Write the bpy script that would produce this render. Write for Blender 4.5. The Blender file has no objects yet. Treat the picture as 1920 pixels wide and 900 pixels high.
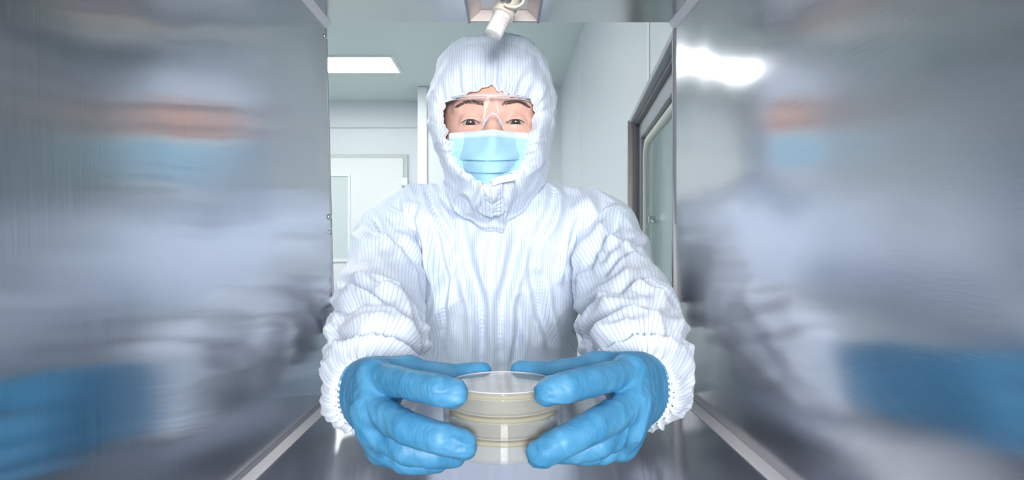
import bpy, math, random
import numpy as np
from mathutils import Vector, Matrix

random.seed(4)
RNG = np.random.RandomState(7)
C = bpy.context.scene.collection
F = 1280.0            # focal length in pixels of the 1920 wide frame
CZ = 1.30             # camera height

def P(px, py, d):
    return np.array([(px - 945.0) / F * d, d, CZ + (450.0 - py) / F * d])

# ------------------------------------------------------------------ camera, world, light
sc = bpy.context.scene
cam_d = bpy.data.cameras.new('camera')
cam_d.sensor_width = 36.0
cam_d.lens = 36.0 * F / 1920.0
cam_d.shift_x = 15.0 / 1920.0
cam_d.clip_start = 0.02
cam = bpy.data.objects.new('camera', cam_d)
cam.location = (0, 0, CZ)
cam.rotation_euler = (math.radians(90), 0, 0)
C.objects.link(cam)
sc.camera = cam
sc.view_settings.view_transform = 'Standard'
sc.view_settings.look = 'None'
sc.view_settings.gamma = 1.0
sc.view_settings.use_curve_mapping = False
sc.view_settings.exposure = 0.17
sc.cycles.transparent_max_bounces = 40

w = bpy.data.worlds.new('world')
sc.world = w
w.use_nodes = True
bg = w.node_tree.nodes['Background']
bg.inputs[0].default_value = (0.86, 0.93, 1.0, 1)
bg.inputs[1].default_value = .52

def area(name, loc, target, size, power, col=(1, 1, 1), size_y=None):
    l = bpy.data.lights.new(name, 'AREA')
    l.energy = power
    l.color = col
    l.size = size
    if size_y:
        l.shape = 'RECTANGLE'
        l.size_y = size_y
    o = bpy.data.objects.new(name, l)
    o.location = loc
    dv = Vector(target) - Vector(loc)
    o.rotation_euler = dv.to_track_quat('-Z', 'Y').to_euler()
    C.objects.link(o)
    return o

KEY = 150.0
area('softbox_light', (0.15, -3.0, 1.62), (0, 1, 1.32), 0.8, KEY, (1.0, 0.985, 0.97))
TUBE = 13.0          # emission of the tube in the box ceiling
PANEL = 16.0          # emission of the ceiling panels

# ------------------------------------------------------------------ helpers
def tag(o, label=None, cat=None, group=None, kind=None):
    if label: o['label'] = label
    if cat: o['category'] = cat
    if group: o['group'] = group
    if kind: o['kind'] = kind
    return o

def empty(name, loc=(0, 0, 0)):
    o = bpy.data.objects.new(name, None)
    o.location = loc
    o.empty_display_size = 0.05
    C.objects.link(o)
    return o

def wpos(o):
    p = Vector((0, 0, 0))
    while o is not None:
        p = p + o.location
        o = o.parent
    return p

def mesh_obj(name, verts, faces, mat, parent=None, smooth=True, uv=None, origin=None):
    """verts in world space; object origin put at `origin` (default: the parent's)"""
    V = np.asarray(verts, dtype=float)
    par = wpos(parent) if parent is not None else Vector((0, 0, 0))
    org = Vector(origin) if origin is not None else (par if parent is not None else Vector(V.mean(axis=0)))
    me = bpy.data.meshes.new(name)
    me.from_pydata((V - np.array(org)).tolist(), [], [tuple(int(i) for i in f) for f in faces])
    me.update()
    if smooth:
        me.polygons.foreach_set('use_smooth', [True] * len(me.polygons))
    if uv is not None:
        uvl = me.uv_layers.new(name='UVMap')
        li = np.empty(len(me.loops), dtype=np.int32)
        me.loops.foreach_get('vertex_index', li)
        uvl.data.foreach_set('uv', np.asarray(uv, dtype=float)[li].ravel())
    if mat is not None:
        me.materials.append(mat)
    o = bpy.data.objects.new(name, me)
    C.objects.link(o)
    if parent is not None:
        o.parent = parent
    o.location = org - par
    return o

class MB:
    def __init__(s):
        s.v = []; s.f = []
    def add(s, v, f):
        n = len(s.v)
        s.v += [tuple(p) for p in v]
        s.f += [tuple(i + n for i in q) for q in f]
        return s
    def hexa(s, p):     # 8 points: bottom 4 ccw, top 4
        return s.add(p, [(3, 2, 1, 0), (4, 5, 6, 7), (0, 1, 5, 4), (1, 2, 6, 5), (2, 3, 7, 6), (3, 0, 4, 7)])
    def box(s, x0, x1, y0, y1, z0, z1):
        return s.hexa([(x0, y0, z0), (x1, y0, z0), (x1, y1, z0), (x0, y1, z0), (x0, y0, z1), (x1, y0, z1), (x1, y1, z1), (x0, y1, z1)])
    def tube(s, pts, rad, n=12, cap=True, closed=False):
        pts = [np.array(p, float) for p in pts]
        m = len(pts)
        rr = rad if hasattr(rad, '__len__') else [rad] * m
        tv = []
        for i in range(m):
            if closed: t = pts[(i + 1) % m] - pts[(i - 1) % m]
            else: t = pts[min(i + 1, m - 1)] - pts[max(i - 1, 0)]
            tv.append(t / (np.linalg.norm(t) + 1e-12))
        up = np.array([0, 0, 1.0])
        if abs(tv[0] @ up) > .9: up = np.array([1.0, 0, 0])
        a = np.cross(tv[0], up); a /= np.linalg.norm(a)
        V = []
        for i in range(m):
            a = a - tv[i] * (a @ tv[i]); a /= np.linalg.norm(a)
            b = np.cross(tv[i], a)
            for k in range(n):
                t = 2 * math.pi * k / n
                V.append(pts[i] + rr[i] * (math.cos(t) * a + math.sin(t) * b))
        Fc = []
        for i in range(m if closed else m - 1):
            j = (i + 1) % m
            for k in range(n):
                l = (k + 1) % n
                Fc.append((i * n + k, i * n + l, j * n + l, j * n + k))
        if cap and not closed:
            Fc.append(tuple(range(n))[::-1]); Fc.append(tuple((m - 1) * n + k for k in range(n)))
        return s.add(V, Fc)
    def build(s, name, mat, parent=None, smooth=False, bevel=0.0, seg=2, origin=None):
        o = mesh_obj(name, s.v, s.f, mat, parent, smooth, origin=origin)
        if bevel:
            m = o.modifiers.new('bevel', 'BEVEL'); m.width = bevel; m.segments = seg; m.limit_method = 'ANGLE'
        return o

def lathe(prof, cx, cy, n=96, closed=True):
    """profile [(r,z)] revolved; closed loop profile"""
    V = []; Fc = []
    m = len(prof)
    for k in range(n):
        t = 2 * math.pi * k / n
        for r, z in prof:
            V.append((cx + r * math.cos(t), cy + r * math.sin(t), z))
    for k in range(n):
        l = (k + 1) % n
        for i in range(m if closed else m - 1):
            j = (i + 1) % m
            Fc.append((k * m + i, l * m + i, l * m + j, k * m + j))
    return V, Fc

def grid_faces(nu, nv, wrap_u=False):
    """vertex index = v*nu+u"""
    Fc = []
    for v in range(nv - 1):
        for u in range(nu if wrap_u else nu - 1):
            u2 = (u + 1) % nu
            Fc.append((v * nu + u, v * nu + u2, (v + 1) * nu + u2, (v + 1) * nu + u))
    return Fc

# numpy gradient noise
_perm = np.random.RandomState(3).permutation(256)
_perm = np.concatenate([_perm, _perm, _perm])
_g = np.random.RandomState(5).normal(size=(256, 3)); _g /= np.linalg.norm(_g, axis=1)[:, None]
def noise(p):
    p = np.asarray(p, float)
    i = np.floor(p).astype(int); f = p - i
    u = f * f * f * (f * (f * 6 - 15) + 10)
    i &= 255
    r = 0
    for dx in (0, 1):
        for dy in (0, 1):
            for dz in (0, 1):
                h = _perm[_perm[_perm[i[..., 0] + dx] + ((i[..., 1] + dy) & 255)] + ((i[..., 2] + dz) & 255)]
                g = _g[h]
                d = (g * (f - np.array([dx, dy, dz]))).sum(-1)
                wx = u[..., 0] if dx else 1 - u[..., 0]
                wy = u[..., 1] if dy else 1 - u[..., 1]
                wz = u[..., 2] if dz else 1 - u[..., 2]
                r = r + d * wx * wy * wz
    return r * 1.6
def ridged(p):
    return 1 - 2 * np.minimum(np.abs(noise(p)) * 1.6, 1)

def smooth01(x, a, b):
    t = np.clip((x - a) / (b - a), 0, 1)
    return t * t * (3 - 2 * t)

def grid_normals(Pt, wrap_u):
    """Pt [nv,nu,3]"""
    if wrap_u:
        du = np.roll(Pt, -1, 1) - np.roll(Pt, 1, 1)
    else:
        du = np.gradient(Pt, axis=1)
    dv = np.gradient(Pt, axis=0)
    n = np.cross(du, dv)
    return n / (np.linalg.norm(n, axis=-1, keepdims=True) + 1e-12)

def catmull(X, n):
    """interpolate rows of X (m,k) to n samples, uniform open"""
    X = np.asarray(X, float); m = len(X)
    E = np.vstack([2 * X[0] - X[1], X, 2 * X[-1] - X[-2]])
    t = np.linspace(0, m - 1 - 1e-9, n); i = t.astype(int); f = (t - i)[:, None]
    p0, p1, p2, p3 = E[i], E[i + 1], E[i + 2], E[i + 3]
    return .5 * (2 * p1 + (p2 - p0) * f + (2 * p0 - 5 * p1 + 4 * p2 - p3) * f ** 2 + (3 * p1 - p0 - 3 * p2 + p3) * f ** 3)
def catmull_closed(X, n):
    X = np.asarray(X, float); m = len(X)
    t = np.linspace(0, m, n, endpoint=False); i = t.astype(int); f = (t - i)[:, None]
    p0, p1, p2, p3 = X[(i - 1) % m], X[i % m], X[(i + 1) % m], X[(i + 2) % m]
    return .5 * (2 * p1 + (p2 - p0) * f + (2 * p0 - 5 * p1 + 4 * p2 - p3) * f ** 2 + (3 * p1 - p0 - 3 * p2 + p3) * f ** 3)

# implicit surfaces -> mesh (surface nets)
def sdf_mesh(fn, lo, hi, h):
    lo = np.array(lo, float); hi = np.array(hi, float)
    n = np.ceil((hi - lo) / h).astype(int) + 1
    ax = [lo[k] + h * np.arange(n[k]) for k in range(3)]
    S = np.empty(tuple(n), np.float32)
    st = max(1, int(1500000 / (n[1] * n[2])))
    for a in range(0, n[0], st):
        X, Y, Z = np.meshgrid(ax[0][a:a + st], ax[1], ax[2], indexing='ij')
        S[a:a + st] = fn(X.astype(np.float32), Y.astype(np.float32), Z.astype(np.float32))
    ins = S < 0
    cells = np.zeros(tuple(n - 1), np.int16)
    for dx in (0, 1):
        for dy in (0, 1):
            for dz in (0, 1):
                cells += ins[dx:n[0] - 1 + dx, dy:n[1] - 1 + dy, dz:n[2] - 1 + dz]
    act = (cells > 0) & (cells < 8)
    idx = -np.ones(act.shape, np.int64)
    ci = np.argwhere(act)
    idx[act] = np.arange(len(ci))
    acc = np.zeros((len(ci), 3)); cnt = np.zeros(len(ci))
    corners = [(dx, dy, dz) for dx in (0, 1) for dy in (0, 1) for dz in (0, 1)]
    for a in corners:
        for k in range(3):
            if a[k] == 1: continue
            b = list(a); b[k] = 1; b = tuple(b)
            sa = S[ci[:, 0] + a[0], ci[:, 1] + a[1], ci[:, 2] + a[2]]
            sb = S[ci[:, 0] + b[0], ci[:, 1] + b[1], ci[:, 2] + b[2]]
            m = (sa < 0) != (sb < 0)
            t = np.where(m, sa / np.where(m, sa - sb, 1), 0)
            p = np.array(a, float)[None] + np.zeros((len(ci), 3)); p[:, k] += t
            acc[m] += p[m]; cnt[m] += 1
    V = lo + h * (ci + acc / np.maximum(cnt, 1)[:, None])
    Fc = []
    for k in range(3):
        o1, o2 = [(1, 2), (2, 0), (0, 1)][k]
        sl0 = [slice(None)] * 3; sl1 = [slice(None)] * 3
        sl0[k] = slice(0, n[k] - 1); sl1[k] = slice(1, n[k])
        A = ins[tuple(sl0)]; B = ins[tuple(sl1)]
        e = np.argwhere(A != B)
        e = e[(e[:, o1] > 0) & (e[:, o2] > 0) & (e[:, o1] < n[o1] - 1) & (e[:, o2] < n[o2] - 1)]
        def cell(d1, d2):
            q = e.copy(); q[:, o1] -= d1; q[:, o2] -= d2
            return idx[q[:, 0], q[:, 1], q[:, 2]]
        q = np.stack([cell(1, 1), cell(0, 1), cell(0, 0), cell(1, 0)], 1)
        fl = ~A[e[:, 0], e[:, 1], e[:, 2]]
        q[fl] = q[fl][:, ::-1]
        Fc.append(q)
    Fc = np.vstack(Fc)
    Fc = Fc[(Fc >= 0).all(1)]
    # one relaxation pass
    for _ in range(2):
        s = np.zeros_like(V); c = np.zeros(len(V))
        for a in range(4):
            for b in ((a + 1) % 4, (a + 3) % 4):
                np.add.at(s, Fc[:, a], V[Fc[:, b]]); np.add.at(c, Fc[:, a], 1)
        V = .45 * V + .55 * s / np.maximum(c, 1)[:, None]
    return V, Fc

def vnormals(V, Fc):
    n = np.cross(V[Fc[:, 2]] - V[Fc[:, 0]], V[Fc[:, 3]] - V[Fc[:, 1]])
    N = np.zeros_like(V)
    for a in range(4): np.add.at(N, Fc[:, a], n)
    return N / (np.linalg.norm(N, axis=1)[:, None] + 1e-15)

def smin(a, b, k):
    h = np.clip(.5 + .5 * (b - a) / k, 0, 1)
    return b + (a - b) * h - k * h * (1 - h)
def smax(a, b, k): return -smin(-a, -b, k)
def cone(X, Y, Z, a, b, ra, rb):
    a = np.asarray(a, np.float32); b = np.asarray(b, np.float32)
    d = b - a; L2 = float(d @ d) + 1e-12
    t = np.clip(((X - a[0]) * d[0] + (Y - a[1]) * d[1] + (Z - a[2]) * d[2]) / L2, 0, 1)
    return np.sqrt((X - a[0] - t * d[0]) ** 2 + (Y - a[1] - t * d[1]) ** 2 + (Z - a[2] - t * d[2]) ** 2) - (ra + (rb - ra) * t)
def ell(X, Y, Z, c, r):
    q = np.sqrt(((X - c[0]) / r[0]) ** 2 + ((Y - c[1]) / r[1]) ** 2 + ((Z - c[2]) / r[2]) ** 2)
    q2 = np.sqrt(((X - c[0]) / r[0] ** 2) ** 2 + ((Y - c[1]) / r[1] ** 2) ** 2 + ((Z - c[2]) / r[2] ** 2) ** 2)
    return q * (q - 1) / np.maximum(q2, 1e-6)

# ------------------------------------------------------------------ materials
def new_mat(name):
    m = bpy.data.materials.new(name); m.use_nodes = True
    nt = m.node_tree
    return m, nt, nt.nodes, nt.links, nt.nodes['Principled BSDF']

def plain(name, col, rough=.5, metal=0., spec=.5, bump=0., bscale=60., sss=0., emit=None, estr=0.):
    m, nt, N, L, b = new_mat(name)
    b.inputs['Base Color'].default_value = (*col, 1)
    b.inputs['Roughness'].default_value = rough
    b.inputs['Metallic'].default_value = metal
    b.inputs['Specular IOR Level'].default_value = spec
    if sss:
        b.inputs['Subsurface Weight'].default_value = sss
        b.inputs['Subsurface Radius'].default_value = (.012, .005, .003)
        b.inputs['Subsurface Scale'].default_value = 1.0
    if emit:
        b.inputs['Emission Color'].default_value = (*emit, 1)
        b.inputs['Emission Strength'].default_value = estr
    t = N.new('ShaderNodeTexNoise'); t.inputs['Scale'].default_value = bscale
    g = N.new('ShaderNodeNewGeometry')
    L.new(g.outputs['Position'], t.inputs['Vector'])
    if bump:
        bu = N.new('ShaderNodeBump'); bu.inputs['Strength'].default_value = bump; bu.inputs['Distance'].default_value = .001
        L.new(t.outputs['Fac'], bu.inputs['Height']); L.new(bu.outputs['Normal'], b.inputs['Normal'])
    else:
        r = N.new('ShaderNodeMapRange'); r.inputs['To Min'].default_value = rough * .85; r.inputs['To Max'].default_value = min(1, rough * 1.15)
        L.new(t.outputs['Fac'], r.inputs['Value']); L.new(r.outputs['Result'], b.inputs['Roughness'])
    return m

def brushed(name, col, rough, aniso, tangent, grain, gstr=.06, rvar=.25):
    """brushed steel: grain = scale vector of the stretched noise, tangent = direction of the widest blur"""
    m, nt, N, L, b = new_mat(name)
    b.inputs['Metallic'].default_value = 1
    b.inputs['Anisotropic'].default_value = aniso
    cv = N.new('ShaderNodeCombineXYZ')
    for i in range(3): cv.inputs[i].default_value = tangent[i]
    L.new(cv.outputs[0], b.inputs['Tangent'])
    g = N.new('ShaderNodeNewGeometry')
    mp = N.new('ShaderNodeMapping'); mp.inputs['Scale'].default_value = grain
    L.new(g.outputs['Position'], mp.inputs['Vector'])
    t = N.new('ShaderNodeTexNoise'); t.inputs['Scale'].default_value = 1; t.inputs['Detail'].default_value = 4
    L.new(mp.outputs[0], t.inputs['Vector'])
    r = N.new('ShaderNodeMapRange'); r.inputs['To Min'].default_value = rough * (1 - rvar); r.inputs['To Max'].default_value = rough * (1 + rvar)
    L.new(t.outputs['Fac'], r.inputs['Value']); L.new(r.outputs['Result'], b.inputs['Roughness'])
    mx = N.new('ShaderNodeMix'); mx.data_type = 'RGBA'
    mx.inputs['A'].default_value = (*[c * .93 for c in col], 1); mx.inputs['B'].default_value = (*[min(1, c * 1.07) for c in col], 1)
    L.new(t.outputs['Fac'], mx.inputs['Factor']); L.new(mx.outputs['Result'], b.inputs['Base Color'])
    # soft large waviness of the sheet
    t2 = N.new('ShaderNodeTexNoise'); t2.inputs['Scale'].default_value = 7; t2.inputs['Detail'].default_value = 1
    L.new(g.outputs['Position'], t2.inputs['Vector'])
    ma = N.new('ShaderNodeMath'); ma.operation = 'MULTIPLY_ADD'; ma.inputs[1].default_value = gstr
    L.new(t.outputs['Fac'], ma.inputs[0]); L.new(t2.outputs['Fac'], ma.inputs[2])
    bu = N.new('ShaderNodeBump'); bu.inputs['Strength'].default_value = .35; bu.inputs['Distance'].default_value = .007
    L.new(ma.outputs[0], bu.inputs['Height']); L.new(bu.outputs['Normal'], b.inputs['Normal'])
    return m

def clear(name, tint=(1, 1, 1), ior=1.5, rough=.03, strength=1.0, haze=0.0, hazecol=(1, 1, 1)):
    """thin clear plastic / glass sheet: transparent with a fresnel reflection"""
    m, nt, N, L, b = new_mat(name)
    N.remove(b)
    out = N['Material Output']
    tr = N.new('ShaderNodeBsdfTransparent'); tr.inputs[0].default_value = (*tint, 1)
    gl = N.new('ShaderNodeBsdfGlossy'); gl.inputs['Roughness'].default_value = rough
    lw_ = N.new('ShaderNodeLayerWeight'); lw_.inputs['Blend'].default_value = .5
    pw = N.new('ShaderNodeMath'); pw.operation = 'POWER'; pw.inputs[1].default_value = 5; L.new(lw_.outputs['Facing'], pw.inputs[0])
    f0 = ((ior - 1) / (ior + 1)) ** 2
    ma = N.new('ShaderNodeMath'); ma.operation = 'MULTIPLY_ADD'; ma.inputs[1].default_value = (1 - f0) * strength; ma.inputs[2].default_value = f0 * strength; ma.use_clamp = True
    L.new(pw.outputs[0], ma.inputs[0])
    src = tr
    if haze:
        df = N.new('ShaderNodeBsdfDiffuse'); df.inputs[0].default_value = (*hazecol, 1)
        m0 = N.new('ShaderNodeMixShader'); m0.inputs[0].default_value = haze
        L.new(tr.outputs[0], m0.inputs[1]); L.new(df.outputs[0], m0.inputs[2]); src = m0
    mx = N.new('ShaderNodeMixShader')
    L.new(ma.outputs[0], mx.inputs[0]); L.new(src.outputs[0], mx.inputs[1]); L.new(gl.outputs[0], mx.inputs[2])
    L.new(mx.outputs[0], out.inputs[0])
    return m

def cloth_mat(name, col=(.72, .81, .94), stripe=(.47, .55, .72), pitch=.005, width=.15):
    m, nt, N, L, b = new_mat(name)
    uv = N.new('ShaderNodeUVMap'); uv.uv_map = 'UVMap'
    sep = N.new('ShaderNodeSeparateXYZ'); L.new(uv.outputs[0], sep.inputs[0])
    d = N.new('ShaderNodeMath'); d.operation = 'DIVIDE'; d.inputs[1].default_value = pitch; L.new(sep.outputs[0], d.inputs[0])
    fr = N.new('ShaderNodeMath'); fr.operation = 'FRACT'; L.new(d.outputs[0], fr.inputs[0])
    lt = N.new('ShaderNodeMath'); lt.operation = 'LESS_THAN'; lt.inputs[1].default_value = width; L.new(fr.outputs[0], lt.inputs[0])
    mx = N.new('ShaderNodeMix'); mx.data_type = 'RGBA'
    mx.inputs['A'].default_value = (*col, 1); mx.inputs['B'].default_value = (*stripe, 1)
    L.new(lt.outputs[0], mx.inputs['Factor']); L.new(mx.outputs['Result'], b.inputs['Base Color'])
    b.inputs['Roughness'].default_value = .55
    b.inputs['Sheen Weight'].default_value = .2
    b.inputs['Specular IOR Level'].default_value = .35
    g = N.new('ShaderNodeNewGeometry')
    t = N.new('ShaderNodeTexNoise'); t.inputs['Scale'].default_value = 90; t.inputs['Detail'].default_value = 3
    L.new(g.outputs['Position'], t.inputs['Vector'])
    bu = N.new('ShaderNodeBump'); bu.inputs['Strength'].default_value = .25; bu.inputs['Distance'].default_value = .002
    L.new(t.outputs['Fac'], bu.inputs['Height']); L.new(bu.outputs['Normal'], b.inputs['Normal'])
    return m

M = {}
M['steel_left'] = brushed('brushed_steel_left', (.50, .52, .55), .14, 1.0, (0, 1, 0), (60, 700, 14), .0015)
M['steel_right'] = brushed('brushed_steel_right', (.55, .56, .59), .19, .6, (0, 1, 0), (60, 60, 900), .0015)
M['steel_floor'] = brushed('brushed_steel_floor', (.52, .52, .55), .19, .95, (0, 1, 0), (500, 10, 60), .0006)
M['steel_ceiling'] = brushed('brushed_steel_ceiling', (.60, .62, .62), .22, .6, (0, 1, 0), (14, 300, 60), .002)
M['steel_plain'] = plain('satin_steel', (.62, .63, .65), .3, 1)
M['steel_dark'] = plain('dark_steel', (.28, .26, .26), .4, .5)
M['steel_edge'] = plain('bright_edge_steel', (.36, .37, .40), .5, .5)
M['leaf'] = plain('satin_door_steel', (.48, .49, .51), .62, .35, .3)
M['edge'] = plain('dull_edge_steel', (.30, .31, .33), .85, 0, .2)
M['sealant'] = plain('white_sealant', (.86, .85, .85), .5, 0, .4, .3, 200)
M['trough'] = plain('warm_reflector_metal', (.62, .54, .52), .35, .7)
M['trough_end'] = plain('beige_reflector_end', (.78, .70, .67), .4, .3)
M['wall'] = plain('cleanroom_panel', (.80, .85, .88), .3, 0, .5)
M['wall_r'] = plain('cleanroom_side_panel', (.74, .78, .82), .35, 0, .5)
M['ceil'] = plain('cleanroom_ceiling', (.68, .75, .74), .55)
M['floor'] = plain('vinyl_floor', (.55, .62, .62), .3)
M['door'] = plain('door_enamel', (.86, .89, .90), .35)
M['joint'] = plain('panel_joint', (.88, .92, .93), .5)
M['doorgap'] = plain('door_gap', (.62, .68, .66), .6)
M['panel_light'] = plain('light_diffuser', (1, 1, 1), .5, emit=(1, 1, 1), estr=PANEL)
M['cloth'] = cloth_mat('antistatic_cloth')
M['cloth_plain'] = plain('white_binding', (.84, .88, .95), .7, 0, .3, .2, 300)
M['skin'] = None
M['glass'] = clear('green_tinted_glass', (.78, .88, .86), 1.5, .1, .7, .45, (.62, .74, .73))
M['lens'] = clear('clear_polycarbonate', (.965, .965, .985), 1.5, .03, .12, .03, (.9, .93, 1))
M['lens_edge'] = clear('polycarbonate_edge', (.90, .91, .95), 1.5, .08, .9, .45, (.92, .93, .98))
M['dish'] = clear('clear_polystyrene', (.955, .965, .96), 1.55, .05, .9, .10, (.96, .96, .93))
M['gasket'] = plain('cream_gasket', (.82, .80, .72), .45)
M['brown_edge'] = plain('brownish_frame_edge', (.46, .38, .36), .4, .3)
M['starter'] = plain('white_plastic', (.90, .89, .88), .35)
M['holder'] = plain('ivory_plastic', (.84, .79, .68), .4)
M['print'] = plain('faded_red_print', (.86, .52, .52), .6)
M['eyewhite'] = None
M['brow'] = plain('dark_brow_hair', (.07, .045, .038), .7)
M['shoe'] = plain('white_shoe', (.82, .84, .88), .5)
M['white_tab'] = plain('white_ribbon', (.85, .90, .97), .6)

def skin_mat():
    m, nt, N, L, b = new_mat('skin')
    t = N.new('ShaderNodeTexNoise'); t.inputs['Scale'].default_value = 45; t.inputs['Detail'].default_value = 4
    g = N.new('ShaderNodeNewGeometry'); L.new(g.outputs['Position'], t.inputs['Vector'])
    cr = N.new('ShaderNodeValToRGB')
    cr.color_ramp.elements[0].position = .3; cr.color_ramp.elements[0].color = (.74, .42, .32, 1)
    cr.color_ramp.elements[1].position = .7; cr.color_ramp.elements[1].color = (.87, .56, .44, 1)
    L.new(t.outputs['Fac'], cr.inputs['Fac']); L.new(cr.outputs['Color'], b.inputs['Base Color'])
    b.inputs['Roughness'].default_value = .45
    b.inputs['Subsurface Weight'].default_value = .25
    b.inputs['Subsurface Radius'].default_value = (.01, .004, .002)
    b.inputs['Subsurface Scale'].default_value = .6
    t2 = N.new('ShaderNodeTexNoise'); t2.inputs['Scale'].default_value = 900
    L.new(g.outputs['Position'], t2.inputs['Vector'])
    bu = N.new('ShaderNodeBump'); bu.inputs['Strength'].default_value = .08; bu.inputs['Distance'].default_value = .001
    L.new(t2.outputs['Fac'], bu.inputs['Height']); L.new(bu.outputs['Normal'], b.inputs['Normal'])
    return m
M['skin'] = skin_mat()

def glove_mat():
    m, nt, N, L, b = new_mat('blue_nitrile')
    b.inputs['Base Color'].default_value = (.035, .30, .72, 1)
    b.inputs['Roughness'].default_value = .5
    b.inputs['Specular IOR Level'].default_value = .5
    b.inputs['Subsurface Weight'].default_value = .12
    b.inputs['Subsurface Radius'].default_value = (.002, .004, .008)
    b.inputs['Subsurface Scale'].default_value = .5
    g = N.new('ShaderNodeNewGeometry')
    t = N.new('ShaderNodeTexNoise'); t.inputs['Scale'].default_value = 60; t.inputs['Detail'].default_value = 2
    L.new(g.outputs['Position'], t.inputs['Vector'])
    cr = N.new('ShaderNodeValToRGB')
    cr.color_ramp.elements[0].position = .35; cr.color_ramp.elements[0].color = (.05, .25, .47, 1)
    cr.color_ramp.elements[1].position = .65; cr.color_ramp.elements[1].color = (.085, .32, .56, 1)
    L.new(t.outputs['Fac'], cr.inputs['Fac']); L.new(cr.outputs['Color'], b.inputs['Base Color'])
    t3 = N.new('ShaderNodeTexNoise'); t3.noise_type = 'RIDGED_MULTIFRACTAL'; t3.inputs['Scale'].default_value = 1; t3.inputs['Detail'].default_value = 2
    mp = N.new('ShaderNodeMapping'); mp.inputs['Scale'].default_value = (150, 110, 60)
    L.new(g.outputs['Position'], mp.inputs['Vector']); L.new(mp.outputs[0], t3.inputs['Vector'])
    bu = N.new('ShaderNodeBump'); bu.inputs['Strength'].default_value = .5; bu.inputs['Distance'].default_value = .001
    L.new(t3.outputs['Fac'], bu.inputs['Height']); L.new(bu.outputs['Normal'], b.inputs['Normal'])
    return m
M['glove'] = glove_mat()

def mask_mat():
    m, nt, N, L, b = new_mat('mask_fabric')
    uv = N.new('ShaderNodeUVMap'); uv.uv_map = 'UVMap'
    sep = N.new('ShaderNodeSeparateXYZ'); L.new(uv.outputs[0], sep.inputs[0])
    cr = N.new('ShaderNodeValToRGB'); cr.color_ramp.interpolation = 'EASE'
    e = cr.color_ramp.elements
    e[0].position = 0.09; e[0].color = (.74, .86, .94, 1)
    e[1].position = .13; e[1].color = (.40, .71, .90, 1)
    L.new(sep.outputs[1], cr.inputs['Fac'])
    L.new(cr.outputs['Color'], b.inputs['Base Color'])
    b.inputs['Roughness'].default_value = .75
    b.inputs['Sheen Weight'].default_value = .2
    g = N.new('ShaderNodeNewGeometry')
    t = N.new('ShaderNodeTexNoise'); t.inputs['Scale'].default_value = 1200
    L.new(g.outputs['Position'], t.inputs['Vector'])
    bu = N.new('ShaderNodeBump'); bu.inputs['Strength'].default_value = .15; bu.inputs['Distance'].default_value = .0006
    L.new(t.outputs['Fac'], bu.inputs['Height']); L.new(bu.outputs['Normal'], b.inputs['Normal'])
    return m
M['mask'] = mask_mat()

def eye_mat():
    m, nt, N, L, b = new_mat('eye')
    tc = N.new('ShaderNodeTexCoord')
    mp = N.new('ShaderNodeMapping'); L.new(tc.outputs['Object'], mp.inputs['Vector'])
    # gaze direction in object space: slightly down
    gz = Vector((0.02, -1, -.34)).normalized()
    dt = N.new('ShaderNodeVectorMath'); dt.operation = 'NORMALIZE'; L.new(mp.outputs[0], dt.inputs[0])
    dp = N.new('ShaderNodeVectorMath'); dp.operation = 'DOT_PRODUCT'; dp.inputs[1].default_value = gz
    L.new(dt.outputs[0], dp.inputs[0])
    cr = N.new('ShaderNodeValToRGB'); cr.color_ramp.interpolation = 'LINEAR'
    e = cr.color_ramp.elements
    e[0].position = .83; e[0].color = (.50, .43, .41, 1)
    e[1].position = .865; e[1].color = (.03, .018, .012, 1)
    k = e.new(.95); k.color = (.07, .035, .02, 1)
    k = e.new(.97); k.color = (.004, .004, .004, 1)
    L.new(dp.outputs['Value'], cr.inputs['Fac']); L.new(cr.outputs['Color'], b.inputs['Base Color'])
    b.inputs['Roughness'].default_value = .08
    return m
M['eye'] = eye_mat()

def agar_mat():
    m, nt, N, L, b = new_mat('agar')
    N.remove(b)
    out = N['Material Output']
    tr = N.new('ShaderNodeBsdfTransparent'); tr.inputs[0].default_value = (.97, .90, .72, 1)
    df = N.new('ShaderNodeBsdfDiffuse'); df.inputs[0].default_value = (.92, .85, .62, 1)
    tl = N.new('ShaderNodeBsdfTranslucent'); tl.inputs[0].default_value = (.96, .86, .58, 1)
    a = N.new('ShaderNodeMixShader'); a.inputs[0].default_value = .5
    L.new(df.outputs[0], a.inputs[1]); L.new(tl.outputs[0], a.inputs[2])
    c = N.new('ShaderNodeMixShader'); c.inputs[0].default_value = .6
    L.new(tr.outputs[0], c.inputs[1]); L.new(a.outputs[0], c.inputs[2])
    L.new(c.outputs[0], out.inputs[0])
    return m
M['agar'] = agar_mat()

# ------------------------------------------------------------------ the room beyond the box
def struct(name, mb, mat, label, bevel=0):
    o = mb.build(name, mat, None, False, bevel)
    tag(o, label, 'wall' if 'wall' in name else name.split('_')[0], None, 'structure')
    return o

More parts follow.
